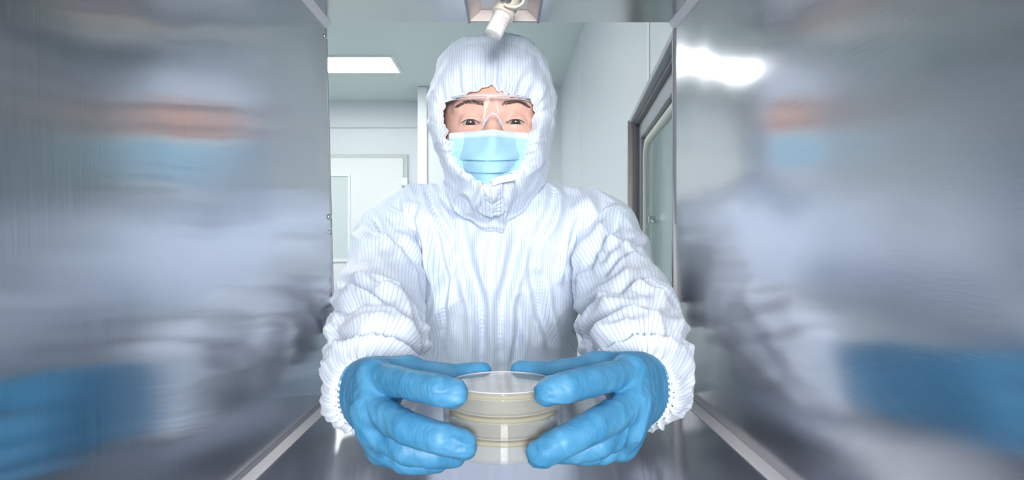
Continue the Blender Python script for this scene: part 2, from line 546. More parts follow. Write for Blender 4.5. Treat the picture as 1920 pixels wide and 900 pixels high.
ZC = CZ + 1.2      # ceiling height
XR = .445          # right wall
XL = -3.2
b = MB(); b.box(XL - .1, 1.2, .9, 6.1, -.06, 0); struct('floor', b, M['floor'], 'pale grey vinyl cleanroom floor')
b = MB(); b.box(XL - .1, 1.2, .84, 6.1, ZC, ZC + .1); struct('ceiling', b, M['ceil'], 'pale grey-green cleanroom ceiling with a recessed light')
b = MB(); b.box(XL, -.665, 5.9, 6.0, 0, ZC); b.box(-.665, XR, 5.35, 6.0, 0, ZC)
struct('wall_back', b, M['wall'], 'white glossy panel wall at the far end of the cleanroom')
b = MB(); b.box(XR, XR + .1, 1.75, 5.35, 0, ZC); b.box(1.2, 1.3, .9, 1.85, 0, ZC); b.box(XR + .1, 1.2, 1.75, 1.85, 0, ZC)
struct('wall_right', b, M['wall_r'], 'pale grey panel wall behind the person on the right')
b = MB(); b.box(XL - .1, XL, .9, 6.0, 0, ZC); struct('wall_left', b, M['wall'], 'white panel wall on the far left of the cleanroom')
# partition around the pass box
YB = .90
b = MB()
b.box(XL, -.246, .84, .894, 0, ZC); b.box(.250, 1.2, .84, .894, 0, ZC)
b.box(-.246, .250, .84, .894, 0, 1.083); b.box(-.246, .250, .84, .894, CZ + .302, ZC)
struct('wall_front', b, M['wall'], 'white partition wall holding the steel pass box')
# vertical panel joints
for i, (px, d) in enumerate([(1088, None), (1217, None)]):
    d = XR * F / (px - 945)
    b = MB(); b.box(XR - .003, XR + .001, d - .012, d + .012, 0, ZC)
    tag(b.build('trim_%d' % (i + 1), M['joint'], None, False), ['thin vertical joint in the grey side wall beside the hood', 'thin vertical joint in the grey side wall near the box edge'][i], 'trim', None, 'structure')
b = MB(); b.box(-.675, -.60, 5.335, 5.351, 0, ZC)
tag(b.build('trim_3', M['joint'], None, False, .006), 'white vertical corner post where the back wall steps forward', 'trim', None, 'structure')
b = MB(); b.box(-1.7, -.665, 5.895, 5.901, CZ + .965, CZ + .975)
tag(b.build('trim_4', M['doorgap'], None, False), 'thin horizontal joint high on the back wall', 'trim', None, 'structure')
# door in the back wall
def back(px, py, d=5.9): return P(px, py, d)
b = MB(); x1 = back(765, 0)[0]; zt = back(0, 290)[2]
b.box(x1 - 1.0, x1, 5.87, 5.902, 0, zt)
dr = b.build('door_1', M['doorgap'], None, False, .003); tag(dr, 'white cleanroom door with a narrow vision panel', 'door', None, 'structure')
b = MB(); b.box(x1 - .96, x1 - .035, 5.855, 5.88, .01, zt - .035); b.build('door_panel', M['door'], dr, False, .004)
wx0 = back(618, 0)[0]; wx1 = back(655, 0)[0]; wz1 = back(0, 332)[2]; wz0 = back(0, 485)[2]
b = MB(); b.box(wx0 - .05, wx1 + .02, 5.84, 5.858, wz0 - .025, wz0); b.box(wx0 - .05, wx1 + .02, 5.84, 5.858, wz1, wz1 + .025)
b.box(wx1, wx1 + .02, 5.84, 5.858, wz0, wz1); b.box(wx0 - .05, wx0 - .03, 5.84, 5.858, wz0, wz1)
b.build('window_frame', M['joint'], dr, False, .002)
b = MB(); b.box(wx0 - .03, wx1, 5.85, 5.857, wz0, wz1)
b.build('vision_panel', plain('vision_panel_glass', (.68, .76, .76), .1), dr, False)
p = back(760, 342)
b = MB(); b.box(p[0] - .03, p[0] + .03, 5.82, 5.86, p[2] - .035, p[2] + .035)
b.build('door_closer', M['joint'], dr, False, .008)
# ceiling lights
def ceiling_light(x0, x1, y0, y1, label):
    e = empty('ceiling_light', ((x0 + x1) / 2, (y0 + y1) / 2, ZC))
    tag(e, label, 'ceiling light', 'cleanroom ceiling lights')
    b = MB(); b.box(x0, x1, y0, y1, ZC - .008, ZC - .001); b.build('diffuser', M['panel_light'], e, False)
    b = MB()
    b.box(x0 - .02, x1 + .02, y0 - .02, y0, ZC - .012, ZC); b.box(x0 - .02, x1 + .02, y1, y1 + .02, ZC - .012, ZC)
    b.box(x0 - .02, x0, y0, y1, ZC - .012, ZC); b.box(x1, x1 + .02, y0, y1, ZC - .012, ZC)
    b.build('frame', M['joint'], e, False)
    return e
ceiling_light(-1.98, -.742, 4.45, 4.85, 'bright rectangular light panel glowing in the cleanroom ceiling')
ceiling_light(-1.9, -.7, 2.3, 2.7, 'rectangular ceiling light nearer the pass box, out above the person')

# ------------------------------------------------------------------ pass box
ZT = CZ + .287; ZB = CZ - .204; Y0 = .20
box = empty('pass_box', (0, .55, ZB))
tag(box, 'brushed stainless steel pass box the gloved arms reach through, with its glass door open', 'pass box')
XLt, XLb = -.2348, -.2235      # left wall x at top / bottom
XRt, XRb = .2250, .2385
def sheared(xt, xb, th, y0, yt, yb, name, mat):
    """side sheet, inner face through xt/xb, thickness th outwards"""
    b = MB()
    b.hexa([(xb, y0, ZB), (xb + th, y0, ZB), (xb + th, yb, ZB), (xb, yb, ZB), (xt, y0, ZT), (xt + th, y0, ZT), (xt + th, yt, ZT), (xt, yt, ZT)])
    return b.build(name, mat, box, False)
lw = sheared(XLt, XLb, -.010, Y0, .900, .905, 'side_panel', M['steel_left'])
tag(lw, 'left brushed steel wall with streaked reflections')
def xr(y, z):
    t = min(1., max(0., (z - ZB) / (ZT - ZB)))
    top = XRt + .012 * (.90 - y); bot = XRb
    # the sheet is buckled slightly inwards half way along
    return bot * (1 - t) + top * t - .014 * math.exp(-((y - .60) / .17) ** 2) * math.sin(math.pi * min(1, max(0, t))) ** .6 * (1 - float(smooth01(y, .78, .90)))
V = []; nu_, nv_ = 60, 40
for side in (0, .006):
    for j in range(nv_):
        z = ZB + (ZT - ZB) * j / (nv_ - 1); ye = .955 + (.900 - .955) * j / (nv_ - 1)
        for i in range(nu_):
            y = Y0 + (ye - Y0) * i / (nu_ - 1)
            V.append((xr(y, z) + side, y, z))
g0 = grid_faces(nu_, nv_); K_ = nu_ * nv_
Fc = [f[::-1] for f in g0] + [tuple(i + K_ for i in f) for f in g0]
bd = [i for i in range(nu_)] + [j * nu_ + nu_ - 1 for j in range(1, nv_)] + [(nv_ - 1) * nu_ + i for i in range(nu_ - 2, -1, -1)] + [j * nu_ for j in range(nv_ - 2, 0, -1)]
for i in range(len(bd)):
    a_, c_ = bd[i], bd[(i + 1) % len(bd)]
    Fc.append((a_, c_, c_ + K_, a_ + K_))
rw = mesh_obj('side_panel', V, Fc, M['steel_right'], box, True)
rw.modifiers.new('e', 'EDGE_SPLIT').split_angle = .6
tag(rw, 'right brushed steel wall with soft reflections')
# bright folded edge of the right sheet
b = MB(); b.hexa([(XRb - .0012, .950, ZB), (XRb + .006, .950, ZB), (XRb + .006, .960, ZB), (XRb - .0012, .960, ZB), (XRt - .0012, .895, ZT), (XRt + .006, .895, ZT), (XRt + .006, .905, ZT), (XRt - .0012, .905, ZT)])
b.build('edge_trim', M['edge'], box, False)
b = MB(); b.hexa([(XLb - .006, .903, ZB), (XLb + .0008, .903, ZB), (XLb + .0008, .907, ZB), (XLb - .006, .907, ZB), (XLt - .006, .898, ZT), (XLt + .0008, .898, ZT), (XLt + .0008, .902, ZT), (XLt - .006, .902, ZT)])
b.build('edge_trim', M['edge'], box, False)
b = MB(); b.box(XLb - .01, XRb + .03, Y0, .905, ZB - .012, ZB); b.build('floor_panel', M['steel_floor'], box, False)
# ceiling with the lamp trough cut-out
tx0, tx1 = (880 - 945) / F * .9, (1009 - 945) / F * .9
b = MB(); b.box(XLt - .01, tx0, Y0, .900, ZT, ZT + .012); b.box(tx1, XRt + .045, Y0, .900, ZT, ZT + .012)
b.box(tx0, tx1, .897, .900, ZT, ZT + .0015)
b.build('ceiling_panel', M['steel_ceiling'], box, False)
zt2 = CZ + (450 - 13) / F * .898
ux0, ux1 = (911 - 945) / F * .898, (981 - 945) / F * .898
b = MB()
b.add([(tx0, Y0, ZT), (ux0, Y0, zt2), (ux0, .897, zt2), (tx0, .897, ZT)], [(0, 1, 2, 3)])
b.add([(tx1, Y0, ZT), (ux1, Y0, zt2), (ux1, .897, zt2), (tx1, .897, ZT)], [(3, 2, 1, 0)])
b.add([(ux0, Y0, zt2), (ux1, Y0, zt2), (ux1, .897, zt2), (ux0, .897, zt2)], [(0, 1, 2, 3)])
tr = b.build('lamp_trough', M['trough'], box, False)
so = tr.modifiers.new('solid', 'SOLIDIFY'); so.thickness = .0015; so.offset = 1
b = MB(); b.hexa([(tx0, .896, ZT), (tx1, .896, ZT), (tx1, .899, ZT), (tx0, .899, ZT), (ux0, .896, zt2), (ux1, .896, zt2), (ux1, .899, zt2), (ux0, .899, zt2)])
b.build('end_plate', M['trough_end'], tr, False)
for s, x in ((-1, tx0), (1, tx1)):
    b = MB(); b.box(x - .0018, x + .0018, Y0, .899, ZT - .0022, ZT + .0005)
    b.build('rim', M['steel_edge'], tr, False, .0006)
b = MB(); b.tube([(0, .24, ZT + .012), (0, .70, ZT + .012)], .008, 20)
tag(b.build('lamp_tube', plain('lamp_tube_glow', (1, 1, 1), .4, emit=(1, .98, .96), estr=TUBE), box, True), 'glowing lamp tube in the trough')
# seams of white sealant along the four long corners
def seam(pts0, pts1, name='sealant_seam', mat=None):
    b = MB()
    a = [np.array(p) for p in pts0]; c = [np.array(p) for p in pts1]
    b.hexa([a[0], a[1], a[2], a[3], c[0], c[1], c[2], c[3]])
    return b.build(name, mat or M['sealant'], box, False, .001)
def prism_y(prof, y0, y1, mat, name='sealant_seam'):
    n = len(prof)
    V = [(x, y0, z) for x, z in prof] + [(x, y1, z) for x, z in prof]
    Fc = [tuple(range(n)), tuple(range(2 * n - 1, n - 1, -1))] + [(i, i + n, (i + 1) % n + n, (i + 1) % n) for i in range(n)]
    return MB().add(V, Fc).build(name, mat, box, False, .0006)
prism_y([(XLb - .001, ZB), (XLb + .0125, ZB), (XLb + .0115, ZB + .0018), (XLb + .001, ZB + .0022)], Y0, .91, M['sealant'])
prism_y([(XLb - .001, ZB + .0022), (XLb + .0022, ZB + .0022), (XLb + .0016, ZB + .0055), (XLb - .001, ZB + .006)], Y0, .91, M['steel_edge'], 'corner_strip')
def prism_r(off, z, y1, name='sealant_seam'):
    n = len(off); V = []
    for y in (Y0, y1):
        V += [(xr(y, z) + dx, y, z + dz) for dx, dz in off]
    Fc = [tuple(range(n)), tuple(range(2 * n - 1, n - 1, -1))] + [(i, i + n, (i + 1) % n + n, (i + 1) % n) for i in range(n)]
    return MB().add(V, Fc).build(name, M['sealant'], box, False, .0006)
prism_r([(-.0145, 0), (.001, 0), (-.0005, .0028), (-.0135, .0018)], ZB, .955)
prism_y([(XLt - .001, ZT), (XLt - .0005, ZT - .009), (XLt + .0045, ZT - .0052), (XLt + .0075, ZT)], Y0, .902, M['sealant'])
prism_r([(.001, 0), (.0005, -.009), (-.0045, -.0052), (-.0075, 0)], ZT, .902)
# screws near the left edge
def screw(px, py, r, label=None):
    # on the left sheet: find depth on the sheet
    y = .893
    z = CZ + (450 - py) / F * y
    t = (z - ZB) / (ZT - ZB); x = XLb + (XLt - XLb) * t
    prof = [(r * math.cos(a), r * .75 * math.sin(a)) for a in np.linspace(0, math.pi / 2, 8)]
    V = []; n = 20
    for k in range(n):
        for rr, hh in prof:
            a = 2 * math.pi * k / n
            V.append((x + hh, y + rr * math.cos(a), z + rr * math.sin(a)))
    m_ = len(prof)
    Fc = [(k * m_ + i, ((k + 1) % n) * m_ + i, ((k + 1) % n) * m_ + i + 1, k * m_ + i + 1) for k in range(n) for i in range(m_ - 1)]
    MB().add(V, Fc).build('screw', M['steel_plain'], box, True)
screw(607, 68, .0042); screw(619, 407, .0042); screw(620, 435, .0026)

# the open door leaf of the box (hinged at the right edge, swung away from the camera)
N0 = np.array([.2290, .925]); F0 = np.array([.2970, 1.62])
dirv = (F0 - N0) / np.linalg.norm(F0 - N0); LEN = float(np.linalg.norm(F0 - N0))
nrm = np.array([dirv[1], -dirv[0]])         # outward (+x)
def leaf(u, n, z):
    q = N0 + dirv * u + nrm * n
    return (q[0], q[1], z)
ztop = CZ + .287; zbot = CZ - .215
def ring(u0, u1, z0, z1, wdt, n0, n1, name, mat, parent, wtop=None, bevel=.0015):
    b = MB(); wt = wtop or wdt
    def bx(a0, a1, c0, c1):
        b.hexa([leaf(a0, n0, c0), leaf(a0, n1, c0), leaf(a1, n1, c0), leaf(a1, n0, c0), leaf(a0, n0, c1), leaf(a0, n1, c1), leaf(a1, n1, c1), leaf(a1, n0, c1)])
    bx(u0, u1, z1 - wt, z1); bx(u0, u1, z0, z0 + wt); bx(u0, u0 + wdt, z0 + wt, z1 - wt); bx(u1 - wdt, u1, z0 + wt, z1 - wt)
    return b.build(name, mat, parent, False, bevel)
dleaf = ring(0.0, LEN, zbot, ztop, .012, 0, .030, 'door_leaf', M['leaf'], box)
tag(dleaf, 'open steel framed door of the pass box')
ring(.012, LEN - .012, zbot + .012, ztop - .012, .006, .012, .028, 'inner_frame', M['steel_dark'], dleaf)
ring(.018, LEN - .018, zbot + .018, ztop - .018, .035, .022, .036, 'panel_frame', M['steel_edge'], dleaf, .035)
# dark outer stile at far end
b = MB(); b.hexa([leaf(LEN - .014, -.004, zbot), leaf(LEN - .014, .008, zbot), leaf(LEN + .002, .008, zbot), leaf(LEN + .002, -.004, zbot),
                  leaf(LEN - .014, -.004, ztop - .006), leaf(LEN - .014, .008, ztop - .006), leaf(LEN + .002, .008, ztop - .006), leaf(LEN + .002, -.004, ztop - .006)])
b.build('stile', M['brown_edge'], dleaf, False, .001)
# gasket: rounded rectangle tube, and glass
def rrect(u0, u1, z0, z1, r, n=10):
    pts = []
    for cx, cz, a0 in ((u1 - r, z1 - r, 0), (u0 + r, z1 - r, 90), (u0 + r, z0 + r, 180), (u1 - r, z0 + r, 270)):
        for k in range(n + 1):
            a = math.radians(a0 + 90 * k / n)
            pts.append((cx + r * math.cos(a), cz + r * math.sin(a)))
    return pts
gu0, gu1, gz0, gz1 = .035, LEN - .055, CZ - .125, CZ + .222
rp = rrect(gu0, gu1, gz0, gz1, .05)
b = MB(); b.tube([leaf(u, .034, z) for u, z in rp], .008, 10, closed=True)
b.build('gasket', M['gasket'], dleaf, True)
b = MB(); pts = [leaf(u, .036, z) for u, z in rp] + [leaf(u, .040, z) for u, z in rp]; n = len(rp)
b.add(pts, [tuple(range(n)), tuple(range(2 * n - 1, n - 1, -1))] + [(i, i + n, (i + 1) % n + n, (i + 1) % n) for i in range(n)])
b.build('glass_pane', M['glass'], dleaf, False)
# lower solid part of the leaf under the pane, and strips closing the panel around it
b = MB()
def lb(b, a0, a1, c0, c1, n0=.030, n1=.036):
    b.hexa([leaf(a0, n0, c0), leaf(a0, n1, c0), leaf(a1, n1, c0), leaf(a1, n0, c0), leaf(a0, n0, c1), leaf(a0, n1, c1), leaf(a1, n1, c1), leaf(a1, n0, c1)])
lb(b, .05, LEN - .05, zbot + .05, gz0 + .002)
b.build('kick_panel', M['steel_edge'], dleaf, False)
b = MB(); lb(b, LEN - .016, LEN + .004, CZ + .045, CZ + .062, -.010, .004)
b.build('hinge', M['steel_plain'], dleaf, False, .001)
b = MB(); lb(b, LEN - .20, LEN - .185, CZ + .036, CZ + .050, .024, .034); b.tube([leaf(LEN - .20, .030, CZ + .040), leaf(LEN - .24, .030, CZ + .036)], .003, 10)
b.build('latch_handle', M['steel_plain'], dleaf, False, .001)

# ------------------------------------------------------------------ lamp starter hanging from the trough
def frame_from(axis):
    a = np.array(axis, float); a /= np.linalg.norm(a)
    u = np.cross(a, [0, 1, 0]); u /= np.linalg.norm(u)
    v = np.cross(a, u)
    return a, u, v
def turn(prof, org, axis, n=40):
    a, u, v = frame_from(axis)
    V = []; m_ = len(prof)
    for k in range(n):
        t = 2 * math.pi * k / n
        for r, s in prof:
            V.append(org + a * s + r * (math.cos(t) * u + math.sin(t) * v))
    Fc = [(k * m_ + i, k * m_ + i + 1, ((k + 1) % n) * m_ + i + 1, ((k + 1) % n) * m_ + i) for k in range(n) for i in range(m_ - 1)]
    return V, Fc
DS = .80
pe = P(924, 66, DS); pt = P(953, 8, DS + .01)
ax = pt - pe; Ls = np.linalg.norm(ax)
st = empty('lamp_starter', tuple(P(957, -14, DS)))
tag(st, 'small white cylinder with faded red print hanging from the box ceiling above the hood', 'lamp starter')
R = .0107
V, Fc = turn([(0, 0), (R * .86, 0), (R * .97, .0008), (R, .0022), (R, Ls * .80), (R * .9, Ls * .82)], pe, ax)
MB().add(V, Fc).build('starter_can', M['starter'], st, True).modifiers.new('e', 'EDGE_SPLIT').split_angle = .7
can = st.children[0]
V, Fc = turn([(R * 1.02, Ls * .62), (R * 1.28, Ls * .63), (R * 1.30, Ls * .74), (R * 1.14, Ls * .76), (R * 1.18, Ls * .98), (R * 1.1, Ls * 1.25), (0, Ls * 1.25)], pe, ax)
MB().add(V, Fc).build('socket', M['holder'], st, True).modifiers.new('e', 'EDGE_SPLIT').split_angle = .6
# pin slot on the end face
a_, u_, v_ = frame_from(ax)
q = pe - a_ * .0004
b = MB(); b.hexa([q + u_ * i + v_ * j + a_ * k for k in (-.0003, .0012) for i, j in ((-.0025, -.0068), (.0025, -.0068), (.0025, -.0040), (-.0025, -.0040))])
b.build('contact_slot', M['steel_plain'], st, False)
# faded red print: two short rows of strokes on the can
b = MB()
for row in range(3):
    for k in range(4):
        s = Ls * (.30 + .085 * row) ; t = -1.05 + .20 * k + .08 * row
        for (ds, dt) in ((.0, .0),):
            s0 = s; s1 = s + Ls * .05 * (1 if (k + row) % 2 else .6)
            r_ = R + .00012
            quad = [pe + a_ * ss + r_ * (math.cos(tt) * (-u_) * 0 + math.cos(tt) * C0 + math.sin(tt) * S0) for ss, tt in ((s0, t), (s1, t), (s1, t + .10), (s0, t + .10)) for C0, S0 in ((np.array([0, -1.0, 0]) - a_ * (np.array([0, -1.0, 0]) @ a_), None),) if False] or None
            C0 = np.array([0, -1.0, 0]); C0 = C0 - a_ * (C0 @ a_); C0 /= np.linalg.norm(C0); S0 = np.cross(a_, C0)
            if S0[0] > 0: S0 = -S0
            pts = [pe + a_ * ss + r_ * (math.cos(tt) * C0 + math.sin(tt) * S0) for ss, tt in ((s0, t), (s1, t), (s1, t + .11), (s0, t + .11))]
            b.add(pts, [(0, 1, 2, 3)])
pr = b.build('printed_marks', M['print'], st, False)
# clamp screw and wire loop
c0 = P(948, 1, DS - .004)
V, Fc = turn([(0, -.004), (.004, -.0036), (.0066, -.001), (.0072, .003), (.0072, .009)], c0, np.array([.1, .35, .9]))
MB().add(V, Fc).build('clamp_screw', M['steel_plain'], st, True)
pts = [P(x, y, DS - .012) for x, y in ((945, 8), (954, 12), (966, 13), (976, 9), (982, 1), (979, -9), (968, -16), (957, -14))]
MB().tube(catmull(pts, 40), .0017, 10).build('wire_loop', M['holder'], st, True)
# bracket up into the trough
b = MB(); b.tube([P(957, -6, DS + .004), np.array([.004, .815, zt2 + .0005])], .0045, 12)
b.build('bracket', M['steel_plain'], st, True)

# ------------------------------------------------------------------ petri dishes
DD = .520
dcx = (943 - 945) / F * DD
ztd = CZ - (717 - 450) / F * DD          # top of the stack
HD = .0158
def petri(ztop_, label, tilt=0):
    e = empty('petri_dish', (dcx, DD, ztop_ - HD))
    tag(e, label, 'petri dish', 'stack of petri dishes held between the gloves')
    rb, rl, t = .0418, .0458, .0011
    h0 = ztop_ - HD + .0006
    # inverted dish: base is on top, its wall hangs down; the lid wraps it from below
    V, Fc = lathe([(0.0001, ztop_), (rb - .0006, ztop_), (rb, ztop_ - .0006), (rb, h0 + .0014), (rb - t, h0 + .0014), (rb - t, ztop_ - t - .0002), (0.0001, ztop_ - t - .0002)], dcx, DD, 128)
    MB().add(V, Fc).build('base', M['dish'], e, True).modifiers.new('e', 'EDGE_SPLIT').split_angle = .6
    V, Fc = lathe([(0.0001, h0), (rl - .0006, h0), (rl, h0 + .0006), (rl, ztop_ - .0034), (rl - .0003, ztop_ - .003), (rl - t, ztop_ - .003), (rl - t, h0 + t), (0.0001, h0 + t)], dcx, DD, 128)
    MB().add(V, Fc).build('lid', M['dish'], e, True).modifiers.new('e', 'EDGE_SPLIT').split_angle = .6
    V, Fc = lathe([(0.0001, ztop_ - t - .0006), (rb - t - .0003, ztop_ - t - .0006), (rb - t - .0003, ztop_ - t - .0036), (rb - t - .0012, ztop_ - t - .0042), (0.0001, ztop_ - t - .0042)], dcx, DD, 96)
    MB().add(V, Fc).build('agar', M['agar'], e, True)
    # stacking ring on the flat faces
    V, Fc = lathe([(rb - .003, ztop_ + .0001), (rb - .0015, ztop_ + .0001), (rb - .0015, ztop_ + .0009), (rb - .003, ztop_ + .0009)], dcx, DD, 96)
    MB().add(V, Fc).build('stacking_ring', M['lens_edge'], e, True)
petri(ztd, 'clear petri dish with pale agar, topmost of the three')
petri(ztd - HD - .0006, 'clear petri dish with pale agar, between the other two')
petri(ztd - 2 * (HD + .0006), 'clear petri dish with pale agar, lowest of the stack')

# ------------------------------------------------------------------ the person
person_root_pt = (0, 1.38, 0)
# hands ---------------------------------------------------------------
def hand_prims(K):
    """K: dict of px points -> list of cones (a,b,ra,rb)"""
    pr = []
    return pr

HL = dict(
    wrist0=(681, 741, .645), wrist=(694, 738, .600), 
    mcp=[(704, 706, .528), (698, 766, .512), (712, 806, .512), (722, 838, .530)],
    index=[(706, 707, .526), (775, 722, .480), (822, 731, .462), (853, 738, .462)],
    middle=[(698, 766, .510), (766, 804, .470), (825, 822, .458), (866, 834, .461)],
    ring=[(712, 806, .512), (760, 843, .487), (812, 852, .487), (850, 853, .497)],
    pinky=[(722, 838, .530), (755, 862, .515), (790, 868, .510), (820, 866, .520)],
    thumb=[(705, 705, .585), (765, 702, .560), (850, 707, .562), (903, 697, .572)],
    s=1)
HR = dict(
    wrist0=(1208, 732, .645), wrist=(1196, 728, .600),
    mcp=[(1180, 697, .528), (1185, 758, .512), (1172, 798, .512), (1162, 828, .530)],
    index=[(1178, 698, .526), (1108, 715, .480), (1060, 727, .462), (1028, 735, .462)],
    middle=[(1185, 758, .510), (1112, 800, .470), (1055, 830, .458), (1015, 850, .461)],
    ring=[(1172, 798, .512), (1125, 832, .487), (1080, 843, .487), (1040, 845, .500)],
    pinky=[(1162, 828, .530), (1130, 846, .515), (1095, 850, .510), (1065, 848, .520)],
    thumb=[(1180, 695, .585), (1120, 693, .560), (1032, 702, .562), (976, 695, .572)],
    s=-1)

def hand_fn(K, off=0.0):
    A = {k: [P(*q) for q in K[k]] for k in ('mcp', 'index', 'middle', 'ring', 'pinky', 'thumb')}
    w0 = P(*K['wrist0']); w1 = P(*K['wrist'])
    radii = dict(index=[.0112, .0110, .0106, .0100], middle=[.0120, .0116, .0110, .0104],
                 ring=[.0120, .0110, .0102, .0095], pinky=[.0110, .0098, .0088, .0084], thumb=[.0150, .0130, .0108, .0085])
    up = np.array([0, 0, 1.0])
    def fn(X, Y, Z):
        # palm: wrist to each knuckle
        d = None
        wr = [w1 + up * .011, w1 + up * .004, w1 - up * .006, w1 - up * .012]
        for i, m in enumerate(A['mcp']):
            c = cone(X, Y, Z, wr[i], m, .0180, .0125)
            d = c if d is None else smin(d, c, .014)
        # web between knuckles (thin plates)
        for i in range(3):
            c = cone(X, Y, Z, A['mcp'][i], A['mcp'][i + 1], .0122, .0122)
            d = smin(d, c, .010)
        # wrist
        c = cone(X, Y, Z, w0 + up * .009, w1 + up * .008, .0200, .0190); d = smin(d, c, .014)
        c = cone(X, Y, Z, w0 - up * .009, w1 - up * .009, .0200, .0190); d = smin(d, c, .014)
        # thenar: wrist to thumb base and web to index
        T = A['thumb']
        c = cone(X, Y, Z, w1 + up * .004, T[1], .0175, .0135); d = smin(d, c, .014)
        c = cone(X, Y, Z, (A['mcp'][0] + w1) / 2 + up * .006, T[1], .014, .0105); d = smin(d, c, .014)
        for f in ('index', 'middle', 'ring', 'pinky', 'thumb'):
            q = A[f]; r = radii[f]; e = None
            for i in range(3):
                c = cone(X, Y, Z, q[i], q[i + 1], r[i], r[i + 1])
                e = c if e is None else np.minimum(e, c)
            d = smin(d, e, .0040)
        return d + off
    pts = np.array([p for k in A for p in A[k]] + [w0])
    return fn, pts.min(0) - .032, pts.max(0) + .032, A, w0, w1

def creases(V, N, A, w0, w1, side):
    """wrinkles of a thin rubber glove"""
    disp = np.zeros(len(V))
    # cross creases near joints of the fingers
    for f in ('index', 'middle', 'ring', 'thumb'):
        q = A[f]
        for j in (0, 1, 2):
            t = q[min(j + 1, 3)] - q[max(j - 1, 0)]; t /= np.linalg.norm(t)
            s = (V - q[j]) @ t
            dist = np.linalg.norm(V - q[j], axis=1)
            wgt = np.exp(-(dist / .020) ** 2)
            ph = s / .0030 + 1.5 * noise(V * 120)
            disp += wgt * .00026 * np.sin(2 * math.pi * ph) * (.6 + .8 * noise(V * 90 + 5))
    # long folds across the back of the hand, running with the knuckle row
    wv = w1 - w0
    c = (A['mcp'][1] + w1) / 2
    ax = A['mcp'][1] - w1; ax /= np.linalg.norm(ax)
    s = (V - c) @ ax
    dist = np.linalg.norm(V - c, axis=1)
    wgt = np.exp(-(dist / .045) ** 2)
    warp = noise(V * 40) * 1.2
    disp += wgt * .0010 * (np.exp(-(np.sin(math.pi * (s / .0075 + warp)) / .45) ** 2) - .3) * (.6 + noise(V * 45 + 9))
    # slanted folds under the knuckles
    g = np.array([side * .45, -.25, -.85]); g /= np.linalg.norm(g)
    h = np.cross(g, [0, 1, 0]); h /= np.linalg.norm(h)
    q = (V - A['mcp'][2])
    wg = np.exp(-(np.linalg.norm(q, axis=1) / .04) ** 2)
    disp += wg * .0013 * ridged(np.stack([q @ h / .009, q @ g / .05, q[:, 1] / .03], 1))
    # finger tip dents
    for f in ('index', 'middle'):
        tip = A[f][3]
        wg = np.exp(-(np.linalg.norm(V - tip, axis=1) / .016) ** 2)
        disp += wg * (.0011 * ridged(V * np.array([70, 60, 150]) + 3) - .0003)
    disp += .0004 * noise(V * 30) + .00008 * ridged(V * 90)
    return disp

body_V = []; body_F = []
def body_add(V, Fc):
    n = sum(len(v) for v in body_V)
    body_V.append(V); body_F.append(Fc + n)

gloves = []
for K in (HL, HR):
    fn, lo, hi, A, w0, w1 = hand_fn(K)
    # cut the glove at the cuff plane
    axw = (w1 - w0) / np.linalg.norm(w1 - w0)
    axw = axw * 1.0
    cutp = w0 + axw * .027
    nn = np.array([-K['s'] * .62, .78, .0]); nn /= np.linalg.norm(nn)
    def fng(X, Y, Z, fn=fn, cutp=cutp, nn=nn):
        return smax(fn(X, Y, Z), (X - cutp[0]) * nn[0] + (Y - cutp[1]) * nn[1] + (Z - cutp[2]) * nn[2], .002)
    V, Fc = sdf_mesh(fng, lo, hi, .00115)
    N = vnormals(V, Fc)
    V = V + N * creases(V, N, A, w0, w1, K['s'])[:, None]
    gloves.append((V, Fc, cutp, nn, w0, w1, K))
    V2, F2 = sdf_mesh(hand_fn(K, .0022)[0], lo, hi, .0025)
    body_add(V2, F2)

